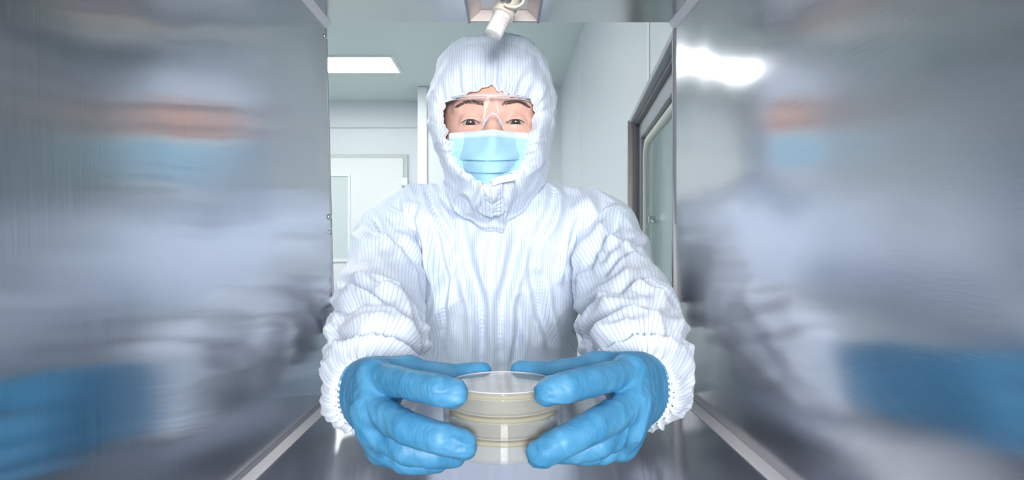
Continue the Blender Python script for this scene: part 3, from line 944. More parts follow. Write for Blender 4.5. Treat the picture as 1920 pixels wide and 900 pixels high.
# head ---------------------------------------------------------------
E0 = P(924, 225, .925)
PITCH = math.radians(8)
cp, sp_ = math.cos(PITCH), math.sin(PITCH)
def to_head(X, Y, Z):
    x = X - E0[0]; y = Y - E0[1]; z = Z - E0[2]
    return x, y * cp - z * sp_ * -1 * -1, z * cp + y * sp_
def head_pt(x, y, z):
    # inverse
    return np.array([E0[0] + x, E0[1] + y * cp + z * sp_ * 1.0, E0[2] - y * sp_ + z * cp])
def to_head(X, Y, Z):
    x = X - E0[0]; y = Y - E0[1]; z = Z - E0[2]
    return x, y * cp - z * sp_, y * sp_ + z * cp
def head_pt(x, y, z):
    return np.array([E0[0] + x, E0[1] + y * cp + z * sp_, E0[2] - y * sp_ + z * cp])
EYES = [(-.0305, .0125, .0), (.0310, .0125, .0005)]
def head_fn(X, Y, Z):
    x, y, z = to_head(X, Y, Z)
    d = ell(x, y, z, (0, .088, .040), (.074, .092, .092))
    d = smin(d, ell(x, y, z, (0, .055, -.030), (.0655, .056, .085)), .03)
    d = smin(d, ell(x, y, z, (0, .030, -.085), (.030, .030, .028)), .02)      # chin
    for s in (-1, 1):
        d = smin(d, ell(x, y, z, (s * .042, .024, -.030), (.024, .024, .019)), .018)   # cheek
        d = smin(d, ell(x, y, z, (s * .027, .0145, .0235), (.026, .011, .0075)), .012)   # brow
        d = smax(d, -ell(x, y, z, (s * .031, -.010, .002), (.016, .0125, .0105)), .009)  # socket
        d = smin(d, ell(x, y, z, (s * .074, .095, -.010), (.010, .018, .030)), .006)     # ear
    # nose
    d = smin(d, cone(x, y, z, (0, .0080, .012), (0, -.0125, -.030), .0070, .0085), .009)
    d = smin(d, ell(x, y, z, (0, -.015, -.036), (.011, .011, .009)), .006)
    for s in (-1, 1):
        d = smin(d, ell(x, y, z, (s * .012, -.004, -.037), (.008, .010, .008)), .005)
        d = smax(d, -ell(x, y, z, (s * .0065, -.010, -.046), (.0035, .006, .005)), .002)
    # mouth
    d = smin(d, ell(x, y, z, (0, .002, -.060), (.022, .009, .0055)), .006)
    d = smin(d, ell(x, y, z, (0, .003, -.070), (.019, .009, .0060)), .006)
    # eyelids with slit
    for i, (ex, ey, ez) in enumerate(EYES):
        lid = ell(x, y, z, (ex, ey, ez), (.0150, .0136, .0136))
        d = smin(d, lid, .0035)
        zz = z - (ez - .0030) + .0007 * ((x - ex) / .0135) ** 2
        sl = ell(x - ex, (y - ey + .012), zz, (0, 0, 0), (.0140, .0125, .0032 if i == 0 else .0027))
        d = smax(d, -sl, .0012)
        # fold above the lid
        cz = np.sqrt((z - (ez + .0072) + .004 * ((x - ex) / .014) ** 2) ** 2 + (y - (ey - .0125)) ** 2) - .0013
        d = smax(d, -np.where(np.abs(x - ex) < .014, cz, .01), .0015)
    return d
lo = head_pt(-.09, -.035, -.12) - .01; hi = head_pt(.09, .075, .12) + .01
def head_front(X, Y, Z):
    return head_fn(X, Y, Z)
Vh, Fh = sdf_mesh(lambda X, Y, Z: smax(head_fn(X, Y, Z), (Y - (E0[1] + .075)), .002), (E0[0] - .085, E0[1] - .045, E0[2] - .115), (E0[0] + .085, E0[1] + .08, E0[2] + .10), .00105)
body_add(Vh, Fh)
# rest of body, coarse, mostly under the clothes
SHL = P(778, 434, 1.11); SHR = P(1094, 434, 1.11)
ELL_ = P(708, 600, .86); ELR = P(1186, 598, .86)
WL = P(*HL['wrist0']); WR = P(*HR['wrist0'])
neck0 = head_pt(0, .10, -.05)
def body_fn(X, Y, Z):
    x, y, z = to_head(X, Y, Z)
    d = ell(x, y, z, (0, .090, .040), (.072, .090, .090))
    d = smin(d, cone(X, Y, Z, neck0, (-.01, 1.10, 1.33), .052, .056), .03)
    d = smin(d, cone(X, Y, Z, (-.10, 1.12, 1.30), (.09, 1.12, 1.30), .045, .045), .03)
    d = smin(d, ell(X, Y, Z, (-.008, 1.13, 1.22), (.115, .085, .15)), .05)
    d = smin(d, ell(X, Y, Z, (-.008, 1.26, 1.02), (.105, .075, .14)), .05)
    d = smin(d, ell(X, Y, Z, (-.008, 1.38, .88), (.12, .09, .10)), .05)
    for s, sh, el, wr in ((-1, SHL, ELL_, WL), (1, SHR, ELR, WR)):
        d = smin(d, cone(X, Y, Z, sh, el, .030, .028), .012)
        d = smin(d, cone(X, Y, Z, el, wr, .030, .0262), .012)
        hip = (-.008 + s * .075, 1.38, .86)
        d = smin(d, cone(X, Y, Z, hip, (-.008 + s * .09, 1.40, .48), .075, .05), .03)
        d = smin(d, cone(X, Y, Z, (-.008 + s * .09, 1.40, .48), (-.008 + s * .095, 1.42, .07), .05, .036), .02)
        d = smin(d, cone(X, Y, Z, (-.008 + s * .095, 1.42, .05), (-.008 + s * .11, 1.28, .035), .034, .026), .02)
    return d
Vb, Fb = sdf_mesh(body_fn, (-.32, .56, 0.0), (.32, 1.53, 1.62), .0072)
body_add(Vb, Fb)
Vall = np.vstack(body_V); Fall = np.vstack(body_F)
person = mesh_obj('person', Vall, Fall, M['skin'], None, True, origin=person_root_pt)
tag(person, 'person in pale striped hooded suit, mask and clear glasses, holding petri dishes in blue gloves', 'person')

# eyes, lashes, brows
def front_hit(x, z, y0=-.04):
    """y (head space) of the face surface at head x,z"""
    ys = np.arange(y0, .08, .0004)
    pts = np.array([head_pt(x, y, z) for y in ys], np.float32)
    d = head_fn(pts[:, 0], pts[:, 1], pts[:, 2])
    k = np.argmax(d < 0)
    return ys[k]
for i, e in enumerate(EYES):
    c = head_pt(*e)
    V = []; nu, nv = 32, 20; r = .0124
    for v in range(nv + 1):
        for u in range(nu):
            th = math.pi * v / nv; ph = 2 * math.pi * u / nu
            V.append((c[0] + r * math.sin(th) * math.cos(ph), c[1] + r * math.sin(th) * math.sin(ph), c[2] + r * math.cos(th)))
    eo = mesh_obj('eyeball', V, grid_faces(nu, nv + 1, True), M['eye'], person, True, origin=tuple(c))
    # lashes: thin dark rim on the upper lid plus short hairs
    b = MB(); line = []
    for t in np.linspace(-1, 1, 15):
        x = e[0] + t * .0128; z = e[2] - .0030 - .0007 * t * t + (.0032 if i == 0 else .0027) * math.sqrt(max(0, 1 - t * t)) + .0003
        y = e[1] - math.sqrt(max(1e-6, .0140 ** 2 - (x - e[0]) ** 2 - (z - e[2]) ** 2)) * .985
        line.append(head_pt(x, y, z))
    b.tube(line, [.0003 + .0005 * (1 - abs(t)) for t in np.linspace(-1, 1, 15)], 6)
    for k in range(26):
        t = -.92 + 1.84 * k / 25
        p0 = line[min(13, int((t + 1) / 2 * 14))] * (1 - ((t + 1) / 2 * 14) % 1) + line[min(14, int((t + 1) / 2 * 14) + 1)] * (((t + 1) / 2 * 14) % 1)
        dv = np.array([t * .003 + random.uniform(-.0006, .0006), -.0045, -.0022])
        b.tube([p0, p0 + dv * .55, p0 + dv + np.array([0, 0, .0006])], [.00014, .0001, .00003], 4)
    b.build('eyelashes', M['brow'], eo, True)
    # eyebrow
    b = MB(); s = -1 if i == 0 else 1
    for k in range(230):
        t = random.random()
        x = s * (.012 + .036 * t)
        zc = .0205 + .0050 * math.sin(math.pi * min(1, t * 1.05) * .62) - .0055 * max(0, t - .62) * 2.2
        wd = .0046 * (1 - t) ** .6 + .0012
        z = zc + random.uniform(-.5, .5) * wd
        y = front_hit(x, z, -.012)
        ang = (1.05 - 1.05 * t) + random.uniform(-.2, .2)
        dx = s * math.cos(ang) * .0052; dz = math.sin(ang) * .0040
        y -= .0002; p0 = head_pt(x, y, z); p1 = head_pt(x + dx * .6, y - .0007, z + dz * .6); p2 = head_pt(x + dx, y - .0004, z + dz * .85)
        b.tube([p0, p1, p2], [.00017, .00014, .00004], 3)
    b.build('eyebrow', M['brow'], person, True)

# gloves ---------------------------------------------------------------
for (V, Fc, cutp, nn, w0, w1, K) in gloves:
    g = mesh_obj('glove', V, Fc, M['glove'], person, True)
    tag(g, 'blue nitrile glove on the hand at the left of the photo' if K is HL else 'blue nitrile glove on the hand at the right of the photo')
    # rolled cuff bead: follow the glove outline on the cut plane
    sd = (V - cutp) @ nn
    ring_pts = V[(sd > -.0016)]
    up = np.array([0, 0, 1.0]); e1 = np.cross(nn, up); e1 /= np.linalg.norm(e1)
    c = ring_pts.mean(0)
    q = ring_pts - c; ang = np.arctan2(q @ up, q @ e1); rad = np.hypot(q @ up, q @ e1)
    out = []
    for k in range(60):
        a = -math.pi + 2 * math.pi * k / 60
        m = np.abs((ang - a + math.pi) % (2 * math.pi) - math.pi) < .13
        r = np.percentile(rad[m], 96) if m.any() else .03
        out.append(c + r * (math.cos(a) * e1 + math.sin(a) * up))
    b = MB(); out = np.array(out)
    # loose flare rings near the cuff
    for off, sc_ in ((.0005, 1.03), (-.004, 1.012)):
        pts = c + (out - c) * sc_ + nn * off
        b.tube(pts, .0011, 8, closed=True)
    b.build('cuff_bead', M['glove'], g, True)

# coverall ---------------------------------------------------------------
def project(Vw):
    return 945 + Vw[..., 0] / Vw[..., 1] * F, 450 - (Vw[..., 2] - CZ) / Vw[..., 1] * F
def stroke(Vw, pts, width, depth):
    """soft crease along a chain of points given as photo positions on the cloth"""
    px, py = project(Vw)
    best = np.full(px.shape, 1e9)
    pts = catmull(np.array(pts, float), len(pts) * 8)
    tt = np.zeros(px.shape)
    for i, (a, c) in enumerate(pts):
        d = (px - a) ** 2 + (py - c) ** 2
        m = d < best; best = np.where(m, d, best); tt = np.where(m, i / (len(pts) - 1), tt)
    depth = depth * 1.45
    taper = np.sin(np.clip(tt, .02, .98) * math.pi) ** .5
    q = np.sqrt(best) / width
    return depth * taper * (-np.exp(-q ** 2) + .55 * np.exp(-((q - 1.8) / .9) ** 2))

# torso: rows (py, centre px, half width px, depth of centre, half thickness)
rows = [
    (330, 928, 62, 1.06, .050), (338, 928, 90, 1.065, .058), (347, 928, 130, 1.07, .064), (358, 930, 172, 1.075, .070), (372, 932, 205, 1.08, .078),
    (392, 934, 218, 1.085, .088), (420, 934, 215, 1.09, .100), (460, 933, 196, 1.095, .110), (510, 930, 172, 1.105, .118),
    (560, 928, 158, 1.13, .128), (610, 928, 148, 1.16, .136), (660, 928, 143, 1.20, .142), (720, 930, 142, 1.25, .145), (800, 932, 145, 1.31, .145)]
R_ = catmull(np.array(rows, float), 300)
NU = 420
th = np.linspace(0, 2 * math.pi, NU, endpoint=False)
cs, sn = np.cos(th), np.sin(th)
ex = 2 / 2.5
sx = np.sign(cs) * np.abs(cs) ** ex; sy = np.sign(sn) * np.abs(sn) ** ex
Pt = np.zeros((len(R_), NU, 3))
for i, (py, cx, hw, dc, tk) in enumerate(R_):
    c = P(cx, py, dc)
    Pt[i, :, 0] = c[0] + hw / F * dc * sx
    Pt[i, :, 1] = dc + tk * sy
    Pt[i, :, 2] = c[2] - .030 * np.clip(-sy, 0, 1) * smooth01(R_[i, 0], 420, 330)   # neckline drops in front
# hips below
base = Pt[-1].copy()
ext = []
for k in range(1, 60):
    f = k / 59
    q = base.copy(); cz = base[:, 2].mean()
    q[:, 2] = base[:, 2] - f * (base[:, 2].mean() - .80)
    q[:, 1] += .08 * f
    q[:, 0] = -.01 + (q[:, 0] + .01) * (1 + .12 * f)
    ext.append(q)
Pt = np.vstack([Pt, np.array(ext)])
Nn = grid_normals(Pt, True)
cen = Pt.mean(1, keepdims=True)
if ((Nn * (Pt - cen)).sum() < 0): Nn = -Nn
q = Pt
warp = noise(q * np.array([9, 7, 5]))
disp = .0075 * ridged(np.stack([q[..., 0] * 13 + 1.2 * warp, q[..., 1] * 6, q[..., 2] * 3.4 + 2], -1))
disp += .0035 * ridged(np.stack([q[..., 0] * 26 + 2 * warp, q[..., 1] * 8, q[..., 2] * 9 + 7], -1))
disp += .0016 * noise(q * np.array([60, 40, 34]))
front = smooth01(-(q[..., 1] - 1.12), 0, .05)
S_ = [([(865, 430), (880, 500), (900, 560), (905, 640), (900, 700)], 11, .012),
      ([(975, 432), (958, 500), (940, 570), (935, 650)], 11, .011),
      ([(815, 420), (822, 470), (832, 540), (830, 620)], 8, .009),
      ([(1010, 520), (1020, 600), (1040, 660)], 9, .008),
      ([(800, 350), (820, 400), (850, 450)], 7, .006),
      ([(1040, 352), (1030, 400), (1000, 450)], 9, .006),
      ([(1092, 400), (1080, 470), (1070, 540)], 10, .010),
      ([(995, 470), (1000, 540), (1010, 600)], 7, .005),
      ([(780, 380), (775, 420), (790, 480), (796, 530)], 8, .008),
      ([(970, 560), (975, 620), (960, 700)], 8, .007)]
for pts, wd, dp in S_:
    disp = disp + front * stroke(q, pts, wd, dp)
Pt = Pt + Nn * (disp * smooth01(np.arange(len(Pt)), 0, 30)[:, None])[..., None]
uv = np.stack([q[..., 0] * 1.4, q[..., 2]], -1).reshape(-1, 2)
coverall = mesh_obj('coverall', Pt.reshape(-1, 3), grid_faces(NU, len(Pt), True), M['cloth'], person, True, uv)
tag(coverall, 'pale blue white coverall with fine stripes')

# trouser legs and shoes
for s in (-1, 1):
    path = [(-.008 + s * .07, 1.385, .90, .095), (-.008 + s * .085, 1.395, .70, .092), (-.008 + s * .09, 1.40, .48, .078), (-.008 + s * .095, 1.42, .25, .072), (-.008 + s * .096, 1.42, .10, .066), (-.008 + s * .096, 1.42, .06, .060)]
    pp = catmull(np.array(path), 90); n = 96; a = np.linspace(0, 2 * math.pi, n, endpoint=False)
    G = np.zeros((90, n, 3))
    G[..., 0] = pp[:, None, 0] + pp[:, None, 3] * np.cos(a); G[..., 1] = pp[:, None, 1] + pp[:, None, 3] * np.sin(a); G[..., 2] = pp[:, None, 2]
    Nl = grid_normals(G, True)
    if (Nl * (G - G.mean(1, keepdims=True))).sum() < 0: Nl = -Nl
    G2 = G + Nl * (.006 * ridged(G * np.array([10, 10, 14])))[..., None]
    uvl = np.stack([np.broadcast_to(a * .075, (90, n)), G[..., 2]], -1).reshape(-1, 2)
    mesh_obj('trouser_leg', G2.reshape(-1, 3), grid_faces(n, 90, True), M['cloth'], coverall, True, uvl)
    fx = -.008 + s * .096
    def shoe(X, Y, Z, fx=fx, s=s):
        d = cone(X, Y, Z, (fx, 1.43, .055), (fx + s * .014, 1.26, .045), .052, .044)
        d = smin(d, cone(X, Y, Z, (fx, 1.42, .06), (fx, 1.42, .12), .052, .050), .02)
        return smax(d, .003 - Z, .004)
    V, Fc = sdf_mesh(shoe, (fx - .09, 1.18, -.01), (fx + .09, 1.51, .19), .006)
    mesh_obj('shoe', V, Fc, M['shoe'], person, True)

# sleeves
def sleeve(path, s, folds, cuffn):
    """path rows: px,py,d,radius"""
    A_ = catmull(np.array(path, float), 330)
    cen = np.array([P(a, b, d) for a, b, d, r in A_])
    rad = A_[:, 3]
    T = np.gradient(cen, axis=0); T /= np.linalg.norm(T, axis=1)[:, None]
    # ease the last tangents towards the cuff normal
    nn_ = -cuffn
    for i in range(len(T)):
        f = smooth01(i, 240, 325)
        t = T[i] * (1 - f) + nn_ * f; T[i] = t / np.linalg.norm(t)
    up = np.array([0, 0, 1.0])
    n = 330; a = np.linspace(0, 2 * math.pi, n, endpoint=False)
    G = np.zeros((len(cen), n, 3))
    for i in range(len(cen)):
        e1 = np.cross(T[i], up); e1 /= np.linalg.norm(e1); e2 = np.cross(e1, T[i])
        G[i] = cen[i] + rad[i] * (np.cos(a)[:, None] * e1 + 1.06 * np.sin(a)[:, None] * e2)
    Nl = G - cen[:, None]; Nl /= np.linalg.norm(Nl, axis=-1, keepdims=True)
    arc = np.concatenate([[0], np.cumsum(np.linalg.norm(np.diff(cen, axis=0), axis=1))])
    tt = arc / arc[-1]
    L_ = arc[:, None] * np.ones(n)[None]
    wv = noise(G * 9)
    body = smooth01(tt, .05, .2)[:, None]
    # compression folds across the arm
    d = .0062 * ridged(np.stack([np.cos(a)[None] * .8 + 0 * L_, np.sin(a)[None] * .8 + L_ * 5 * s, L_ * 11 + 1.1 * wv], -1))
    d += .0016 * ridged(np.stack([np.cos(a)[None] * 1.7 + L_ * 6, np.sin(a)[None] * 1.7 + 0 * L_, L_ * 24 + 1.5 * wv], -1))
    d += .0007 * noise(G * 45)
    end = smooth01(tt, .80, 1.0)[:, None]
    d = d * body * (1 - .75 * smooth01(tt, .9, 1)[:, None])
    # gathers into the elastic cuff
    gph = a[None] * 27 + 6.0 * noise(np.stack([np.cos(a) * 2, np.sin(a) * 2, 0 * a + 3 * s], -1))[None] + 1.2 * np.sin(L_ * 80)
    d += end ** 1.6 * .0021 * (1 - np.abs(np.sin(gph / 2)) * 2) * (.7 + .9 * noise(np.stack([np.cos(a)[None] * 3 + 0 * L_, np.sin(a)[None] * 3 + 0 * L_, L_ * 20], -1)))
    for pts, wd, dp in folds:
        d = d + stroke(G, pts, wd, dp)
    G2 = G + Nl * d[..., None]
    uvs = np.stack([np.broadcast_to(a * .056, L_.shape), L_], -1).reshape(-1, 2)
    o = mesh_obj('sleeve', G2.reshape(-1, 3), grid_faces(n, len(cen), True), M['cloth'], coverall, True, uvs)
    # elastic hem: a ruffled cord ring
    e1 = np.cross(T[-1], up); e1 /= np.linalg.norm(e1); e2 = np.cross(e1, T[-1])
    b = MB()
    for off, rr, am, ph0 in ((-.002, 1.0, .0013, 0), (-.0055, 1.03, .0014, 2), (.001, .97, .0011, 1)):
        pts = []
        for k in range(420):
            t = 2 * math.pi * k / 420
            r = rad[-1] * rr + am * math.sin(34 * t + ph0 + 1.3 * math.sin(3 * t))
            pts.append(cen[-1] + T[-1] * (off + .0022 * math.sin(34 * t + 1.7 + ph0 + 1.1 * math.sin(5 * t))) + r * (math.cos(t) * e1 + 1.06 * math.sin(t) * e2))
        b.tube(pts, .0014, 6, closed=True)
    b.build('elastic_hem', M['cloth_plain'], coverall, True)
    return o
cL = np.array([-.62, .78, 0.0]); cR = np.array([.62, .78, 0.0])
sleeve([(800, 408, 1.10, .048), (765, 425, 1.085, .056), (738, 455, 1.06, .058), (722, 505, 1.0, .055), (713, 560, .92, .0545), (708, 610, .84, .054),
        (706, 655, .76, .0510), (700, 692, .70, .0475), (689, 720, .655, .0440), (678, 736, .630, .034), (682, 739, .621, .0272)], -1,
       [([(700, 400), (720, 430), (760, 470), (780, 500)], 7, .007), ([(645, 530), (690, 545), (740, 575), (780, 610)], 8, .009),
        ([(625, 585), (680, 572), (740, 590), (785, 640)], 8, .010), ([(620, 640), (680, 620), (750, 640), (795, 670)], 9, .010)], cL)
sleeve([(1072, 408, 1.10, .048), (1105, 425, 1.085, .056), (1135, 455, 1.06, .058), (1152, 505, 1.0, .057), (1166, 560, .92, .058), (1182, 610, .84, .0575),
        (1190, 650, .76, .0535), (1198, 685, .70, .0500), (1205, 710, .655, .0455), (1212, 728, .630, .034), (1208, 731, .621, .0272)], 1,
       [([(1165, 400), (1140, 440), (1110, 470), (1095, 510)], 8, .008), ([(1210, 520), (1170, 540), (1120, 560), (1090, 600)], 8, .010),
        ([(1245, 575), (1200, 575), (1140, 600), (1095, 640)], 9, .010), ([(1285, 640), (1230, 620), (1160, 640), (1110, 660)], 9, .009),
        ([(1195, 460), (1160, 490), (1130, 510)], 7, .007)], cR)

# hood ---------------------------------------------------------------
# (rim x,y,depth, outer x,y,depth)
hood = [
    (924, 160, .922, 925, 66, 1.00), (903, 166, .921, 893, 69, 1.00), (870, 177, .925, 858, 82, 1.00), (843, 187, .934, 830, 107, 1.00),
    (833, 204, .940, 811, 148, 1.005), (831, 226, .942, 802, 196, 1.01), (838, 248, .940, 804, 238, 1.01), (845, 272, .936, 814, 272, 1.01),
    (852, 297, .930, 830, 306, 1.01), (866, 317, .922, 842, 352, 1.00), (888, 335, .910, 862, 398, .985), (905, 344, .903, 895, 425, .975), (920, 348, .900, 922, 432, .972),
    (938, 340, .902, 950, 425, .975), (956, 327, .910, 980, 400, .985), (972, 314, .922, 1012, 352, 1.00), (985, 293, .930, 1030, 310, 1.01), (991, 268, .936, 1031, 272, 1.01),
    (994, 244, .940, 1040, 236, 1.01), (1001, 214, .942, 1043, 196, 1.01), (997, 190, .936, 1034, 150, 1.005), (974, 181, .926, 1018, 108, 1.00), (950, 176, .921, 990, 79, 1.00), (936, 170, .921, 958, 68, 1.00)]
NH = 480
H = catmull_closed(np.array(hood, float), NH)
rim = np.array([P(a, b, d) for a, b, d in H[:, :3]]); outr = np.array([P(a, b, d) for a, b, d in H[:, 3:]])
for k in range(110):                      # keep the rim in front of the cheeks
    y_ = .96 - .0006 * k
    f_ = y_ / rim[:, 1]
    ptx = rim[:, 0] * f_; ptz = CZ + (rim[:, 2] - CZ) * f_
    hit = (head_fn(ptx, np.full_like(ptx, y_), ptz) < .0045) & (rim[:, 1] > y_)
    f_ = np.where(hit, f_, 1.0)[:, None]
    rim = np.stack([rim[:, 0] * f_[:, 0], rim[:, 1] * f_[:, 0], CZ + (rim[:, 2] - CZ) * f_[:, 0]], 1)
for _ in range(12):
    rim[:, 1] = np.minimum(rim[:, 1], .5 * rim[:, 1] + .25 * (np.roll(rim[:, 1], 1) + np.roll(rim[:, 1], -1)))
backc = np.array([-.014, 1.135, 1.46])
m1, m2 = 130, 70
G = np.zeros((m1 + m2, NH, 3))
bot = smooth01(H[:, 4], 310, 400)           # 1 for the bib part below the chin
for i in range(m1):
    s = i / (m1 - 1)
    a1 = math.sin(math.pi / 2 * s) ; a2 = 1 - math.cos(math.pi / 2 * s)
    fx = (a1 * (1 - .0 * bot))[:, None] if hasattr(a1, '__len__') else a1
    lin = s
    f_xy = (a1 * (1 - bot) + (lin * .9 + .1 * a1) * bot)[:, None]
    f_d = a2 * (1 - bot) + (lin ** 1.0) * bot
    q = rim * (1 - f_xy) + outr * f_xy
    q[:, 1] = rim[:, 1] + (outr[:, 1] - rim[:, 1]) * f_d - .010 * math.sin(math.pi * min(1, s * 1.9)) * (1 - .4 * s)
    G[i] = q
for i in range(m2):
    s = (i + 1) / m2
    f = math.cos(math.pi / 2 * s); g_ = math.sin(math.pi / 2 * s)
    q = backc + (outr - backc) * f
    q[:, 1] = outr[:, 1] + (backc[1] - outr[:, 1]) * g_
    G[m1 + i] = q
Nh = grid_normals(G, True)
hc = np.array([-.014, 1.02, 1.46])
if (Nh * (G - hc)).sum() < 0: Nh = -Nh
a = np.linspace(0, 2 * math.pi, NH, endpoint=False)
sI = (np.arange(m1 + m2) / (m1 - 1))[:, None] * np.ones(NH)[None]
nz = noise(np.stack([np.cos(a) * 3, np.sin(a) * 3, a * 0], -1))
gath = np.exp(-(sI / .24) ** 2)
ph = a[None] * 26 + 4.5 * nz[None] + 2.0 * noise(np.stack([np.cos(a)[None] * 4 + 0 * sI, np.sin(a)[None] * 4 + 0 * sI, sI * 5], -1))
d = .0034 * gath * np.sin(ph) * (.65 + .7 * noise(np.stack([np.cos(a)[None] * 6 + 0 * sI, np.sin(a)[None] * 6 + 0 * sI, sI * 3 + 5], -1)))
wid = smooth01(sI, .1, .4)
d += (.0022 + .004 * bot[None]) * wid * ridged(np.stack([np.cos(a)[None] * 2.6 + 0 * sI, np.sin(a)[None] * 2.6 + 0 * sI, sI * 1.3 + 2], -1))
d += .0009 * wid * ridged(np.stack([np.cos(a)[None] * 6 + 0 * sI, np.sin(a)[None] * 6 + 0 * sI, sI * 3], -1))
d += .0028 * np.exp(-((sI - .90) / .05) ** 2) * bot[None]
d += .0006 * noise(G * 50)
# pinch and knot below the chin
gx, gy = project(G)
kn = np.exp(-((gx - 921) / 34) ** 2 - ((gy - 368) / 30) ** 2)
d += kn * (.006 + .0045 * np.sin((gx - 921) / 4.2 + .06 * (gy - 360)))
G2 = G + Nh * d[..., None]
# ragged rim
G2[:6] += (Nh[:6] * 0)
rdir = rim - np.array([E0[0], 0, E0[2] - .005]); rdir[:, 1] = 0; rdir /= np.linalg.norm(rdir, axis=1)[:, None]
rag = .0016 * np.sin(a * 31 + 3 * nz) + .0022 * noise(np.stack([np.cos(a) * 9, np.sin(a) * 9, a * 0 + 2], -1))
for i in range(20):
    G2[i] += rdir * (rag * (1 - i / 20))[:, None]
uvh = np.stack([G[..., 0] * 1.4, G[..., 2]], -1).reshape(-1, 2)
hd = mesh_obj('hood', G2.reshape(-1, 3), grid_faces(NH, m1 + m2, True), M['cloth'], person, True, uvh)
tag(hd, 'gathered striped hood around the face')
# elastic rim cord
b = MB(); b.tube(G2[0] + rdir * .0008 + np.array([0, .0012, 0]), .0013, 8, closed=True); b.build('elastic_edge', M['cloth_plain'], hd, True)
# inner lining rim turning inwards so the opening has depth
inn = np.zeros((8, NH, 3))
for i in range(8):
    inn[i] = G2[0] + np.array([0, .016, 0]) * (i / 7) + rdir * (.006 * (i / 7) ** .5)
mesh_obj('hood_lining', inn.reshape(-1, 3), grid_faces(NH, 8, True), M['cloth_plain'], hd, True)
# crown seam ridge
pts = [P(x, y, d_) for x, y, d_ in ((895, 72, 1.02), (915, 67, 1.02), (940, 66, 1.02), (962, 67, 1.02), (985, 73, 1.02), (1003, 84, 1.02))]
cc = catmull(np.array(pts), 60) + .0016 * np.stack([noise(np.stack([np.arange(60) * .31, np.arange(60) * 0, np.arange(60) * 0 + k], -1)) for k in range(3)], -1)
MB().tube(cc, [.0006 + .0022 * math.sin(math.pi * (k + .5) / 60) for k in range(60)], 8).build('crown_seam', M['cloth'], hd, True)
# drawstring tab
b = MB()
p0, p1 = P(922, 343, .890), P(966, 330, .892)
w_ = (p1 - p0); w_ /= np.linalg.norm(w_); hN = np.array([-w_[2], 0, w_[0]])
G3 = np.zeros((6, 24, 3))
for i in range(6):
    for j in range(24):
        t = j / 23
        G3[i, j] = p0 + (p1 - p0) * t + hN * (.0088 * (i / 5 - .5)) + np.array([0, -.0022 * math.sin(math.pi * t) - .0008 * math.cos(i), .0008 * math.sin(5 * t)])
o = mesh_obj('drawstring_tab', G3.reshape(-1, 3), grid_faces(24, 6), M['white_tab'], hd, True)
o.modifiers.new('s', 'SOLIDIFY').thickness = .0012
# knot of gathered cloth
def knotfn(X, Y, Z):
    c = P(922, 358, .908)
    d = ell(X, Y, Z, c, (.012, .010, .011))
    for k in range(7):
        ang = math.radians(200 + 23 * k)
        e = P(922, 358, .912) + np.array([math.cos(ang) * .026, .022, math.sin(ang) * .030])
        d = smin(d, cone(X, Y, Z, c, e, .0060, .0050), .007)
    return d
c = P(922, 365, .91)
V, Fc = sdf_mesh(knotfn, c - .055, c + .055, .0016)
Nk = vnormals(V, Fc); V = V + Nk * (.0008 * ridged(V * 120))[:, None]
mesh_obj('neck_gather', V, Fc, M['cloth'], hd, True, np.stack([V[:, 0], V[:, 2]], -1))

# face mask ---------------------------------------------------------------
nu, nv = 150, 170
U = np.linspace(-1, 1, nu); Vv = np.linspace(0, 1, nv)
Gm = np.zeros((nv, nu, 3)); uvm = np.zeros((nv, nu, 2))
for j, v in enumerate(Vv):
    hw = (76 - 4 * v - 58 * max(0, v - .42) ** 1.15) 
    yc = 244 + 103 * v
    pk = 0
    for k0 in (.515, .735, .93):               # three pleats: cloth overlaps downwards
        if v < k0 and v > k0 - .20:
            pk = max(pk, ((v - (k0 - .20)) / .20) ** 1.2)
    for i, u in enumerate(U):
        top = (1 - v) ** 3
        px = 918.5 + hw * u
        py = yc + top * (5.5 * abs(u) ** 1.5 + 1.5) * 1 - top * 2.0 * math.exp(-(u - .08) ** 2 / .03) + 5 * v * (1 - u * u)
        py += 2.0 * math.sin(u * 5 + v * 3) * v * (1 - v)
        nose = .012 * math.exp(-((u - .06) / .22) ** 2) * math.exp(-((v - .18) / .25) ** 2)
        dd = .9035 + .050 * abs(u) ** 2.2 - nose - .014 * math.sin(math.pi * min(1, v * 1.1)) * (1 - u * u) + .010 * v * v
        dd -= .0072 * pk * (1 - .35 * u * u) * (1 + .3 * math.sin(u * 6 + v * 9))
        Gm[j, i] = P(px, py, dd)
        uvm[j, i] = (u, v)
# keep the cloth in front of the cheeks
for k in range(140):
    y_ = .955 - .0006 * k
    ptx = Gm[..., 0] * (y_ / Gm[..., 1]); ptz = CZ + (Gm[..., 2] - CZ) * (y_ / Gm[..., 1])
    hit = head_fn(ptx, np.full_like(ptx, y_), ptz) < .0022
    m_ = hit & (Gm[..., 1] > y_)
    f_ = np.where(m_, y_ / Gm[..., 1], 1.0)
    Gm[..., 0] *= f_; Gm[..., 2] = CZ + (Gm[..., 2] - CZ) * f_; Gm[..., 1] *= f_
Gm[..., 1] += .0009 * noise(np.stack([uvm[..., 0] * 4, uvm[..., 1] * 9, 0 * uvm[..., 0]], -1)) + .0003 * ridged(np.stack([uvm[..., 0] * 3, uvm[..., 1] * 14, 0 * uvm[..., 0] + 4], -1))
mk = mesh_obj('face_mask', Gm.reshape(-1, 3), grid_faces(nu, nv), M['mask'], person, True, uvm.reshape(-1, 2))
tag(mk, 'pleated pale blue surgical mask')
mk.modifiers.new('s', 'SOLIDIFY').thickness = .0012
# top binding and stitch lines
b = MB()
for v in (.012, .075):
    j = int(v * (nv - 1)); b.tube(Gm[j][::3] - np.array([0, .0004, 0]), .00045, 6)
b.build('binding', M['white_tab'], mk, True)

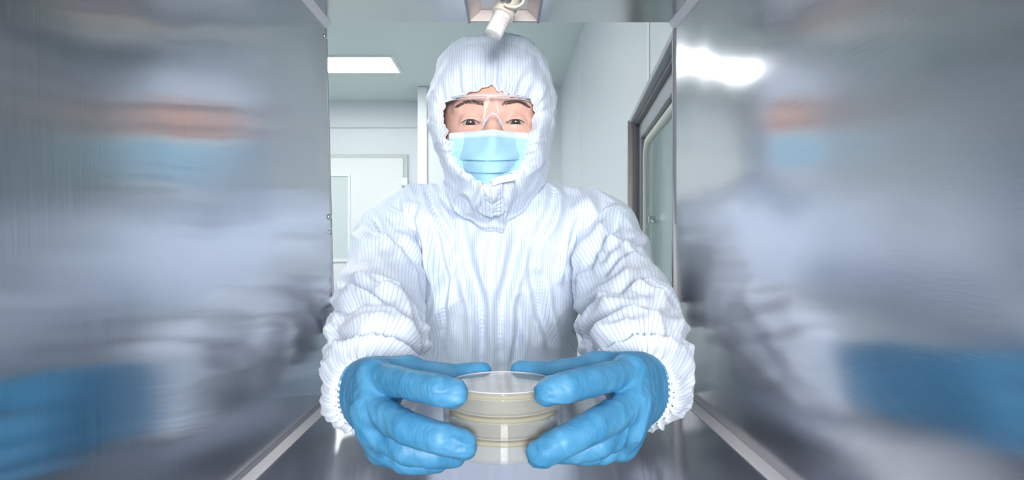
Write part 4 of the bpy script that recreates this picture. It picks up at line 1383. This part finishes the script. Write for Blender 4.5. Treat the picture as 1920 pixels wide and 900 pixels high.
# safety glasses ---------------------------------------------------------------
nu, nv = 120, 50
Gg = np.zeros((nv, nu, 3))
def lens_pt(u, v, off=0):
    # u -1..1 across, v 0 top .. 1 bottom
    px = 918 + 87 * u
    top = 183 - 5.0 * (1 - u * u) + 5 * u * u * .4
    btm = 250 - 34 * math.exp(-((u - .06) / .15) ** 2) + 2 * abs(u)
    if abs(u) > .8: btm -= 22 * ((abs(u) - .8) / .2) ** 2; top += 10 * ((abs(u) - .8) / .2) ** 2
    dd = .8985 + .052 * abs(u) ** 2.6 + off + .004 * v
    return P(px, top + (btm - top) * v, dd)
for j in range(nv):
    for i in range(nu):
        Gg[j, i] = lens_pt(-1 + 2 * i / (nu - 1), j / (nv - 1))
glasses = mesh_obj('safety_glasses', Gg.reshape(-1, 3), grid_faces(nu, nv), M['lens'], person, True)
tag(glasses, 'clear wraparound safety glasses')
b = MB(); us = np.linspace(-1, 1, 90)
b.tube([lens_pt(u, 0) + np.array([0, .001, 0]) for u in us], .0017, 8)
b.tube([lens_pt(u, .075) + np.array([0, -.0006, 0]) for u in us], .0006, 6)
b.build('brow_bar', M['lens_edge'], glasses, True)
for s in (-1, 1):
    b = MB(); b.tube([lens_pt(s, v) for v in np.linspace(0, 1, 20)], .0009, 8)
    b.build('lens_rim', M['lens_edge'], glasses, True)
b = MB()
b.tube(catmull([P(903, 243, .903), P(909, 229, .897), (P(917, 217, .893)), P(924, 213, .892), P(932, 217, .893), P(939, 229, .897), P(945, 243, .903)], 50), .0013, 8)
b.build('nose_bridge', M['lens_edge'], glasses, True)
for s, x, x2 in ((-1, 905, 912), (1, 942, 935)):
    b = MB(); b.tube(catmull([P(x2, 222, .903), P((x + x2) / 2, 229, .905), P(x, 238, .906)], 12), [.0008, .0012, .0017, .0020, .0023, .0024, .0024, .0024, .0023, .0020, .0015, .0008], 10)
    b.build('nose_pad', M['lens_edge'], glasses, True)
for s in (-1, 1):
    b = MB()
    p0 = lens_pt(s, .25); p1 = p0 + np.array([s * .006, .03, .002]); p2 = p0 + np.array([s * .007, .09, .0])
    b.tube(catmull([p0, p1, p2], 20), .0022, 8)
    b.build('temple', M['lens_edge'], glasses, True)
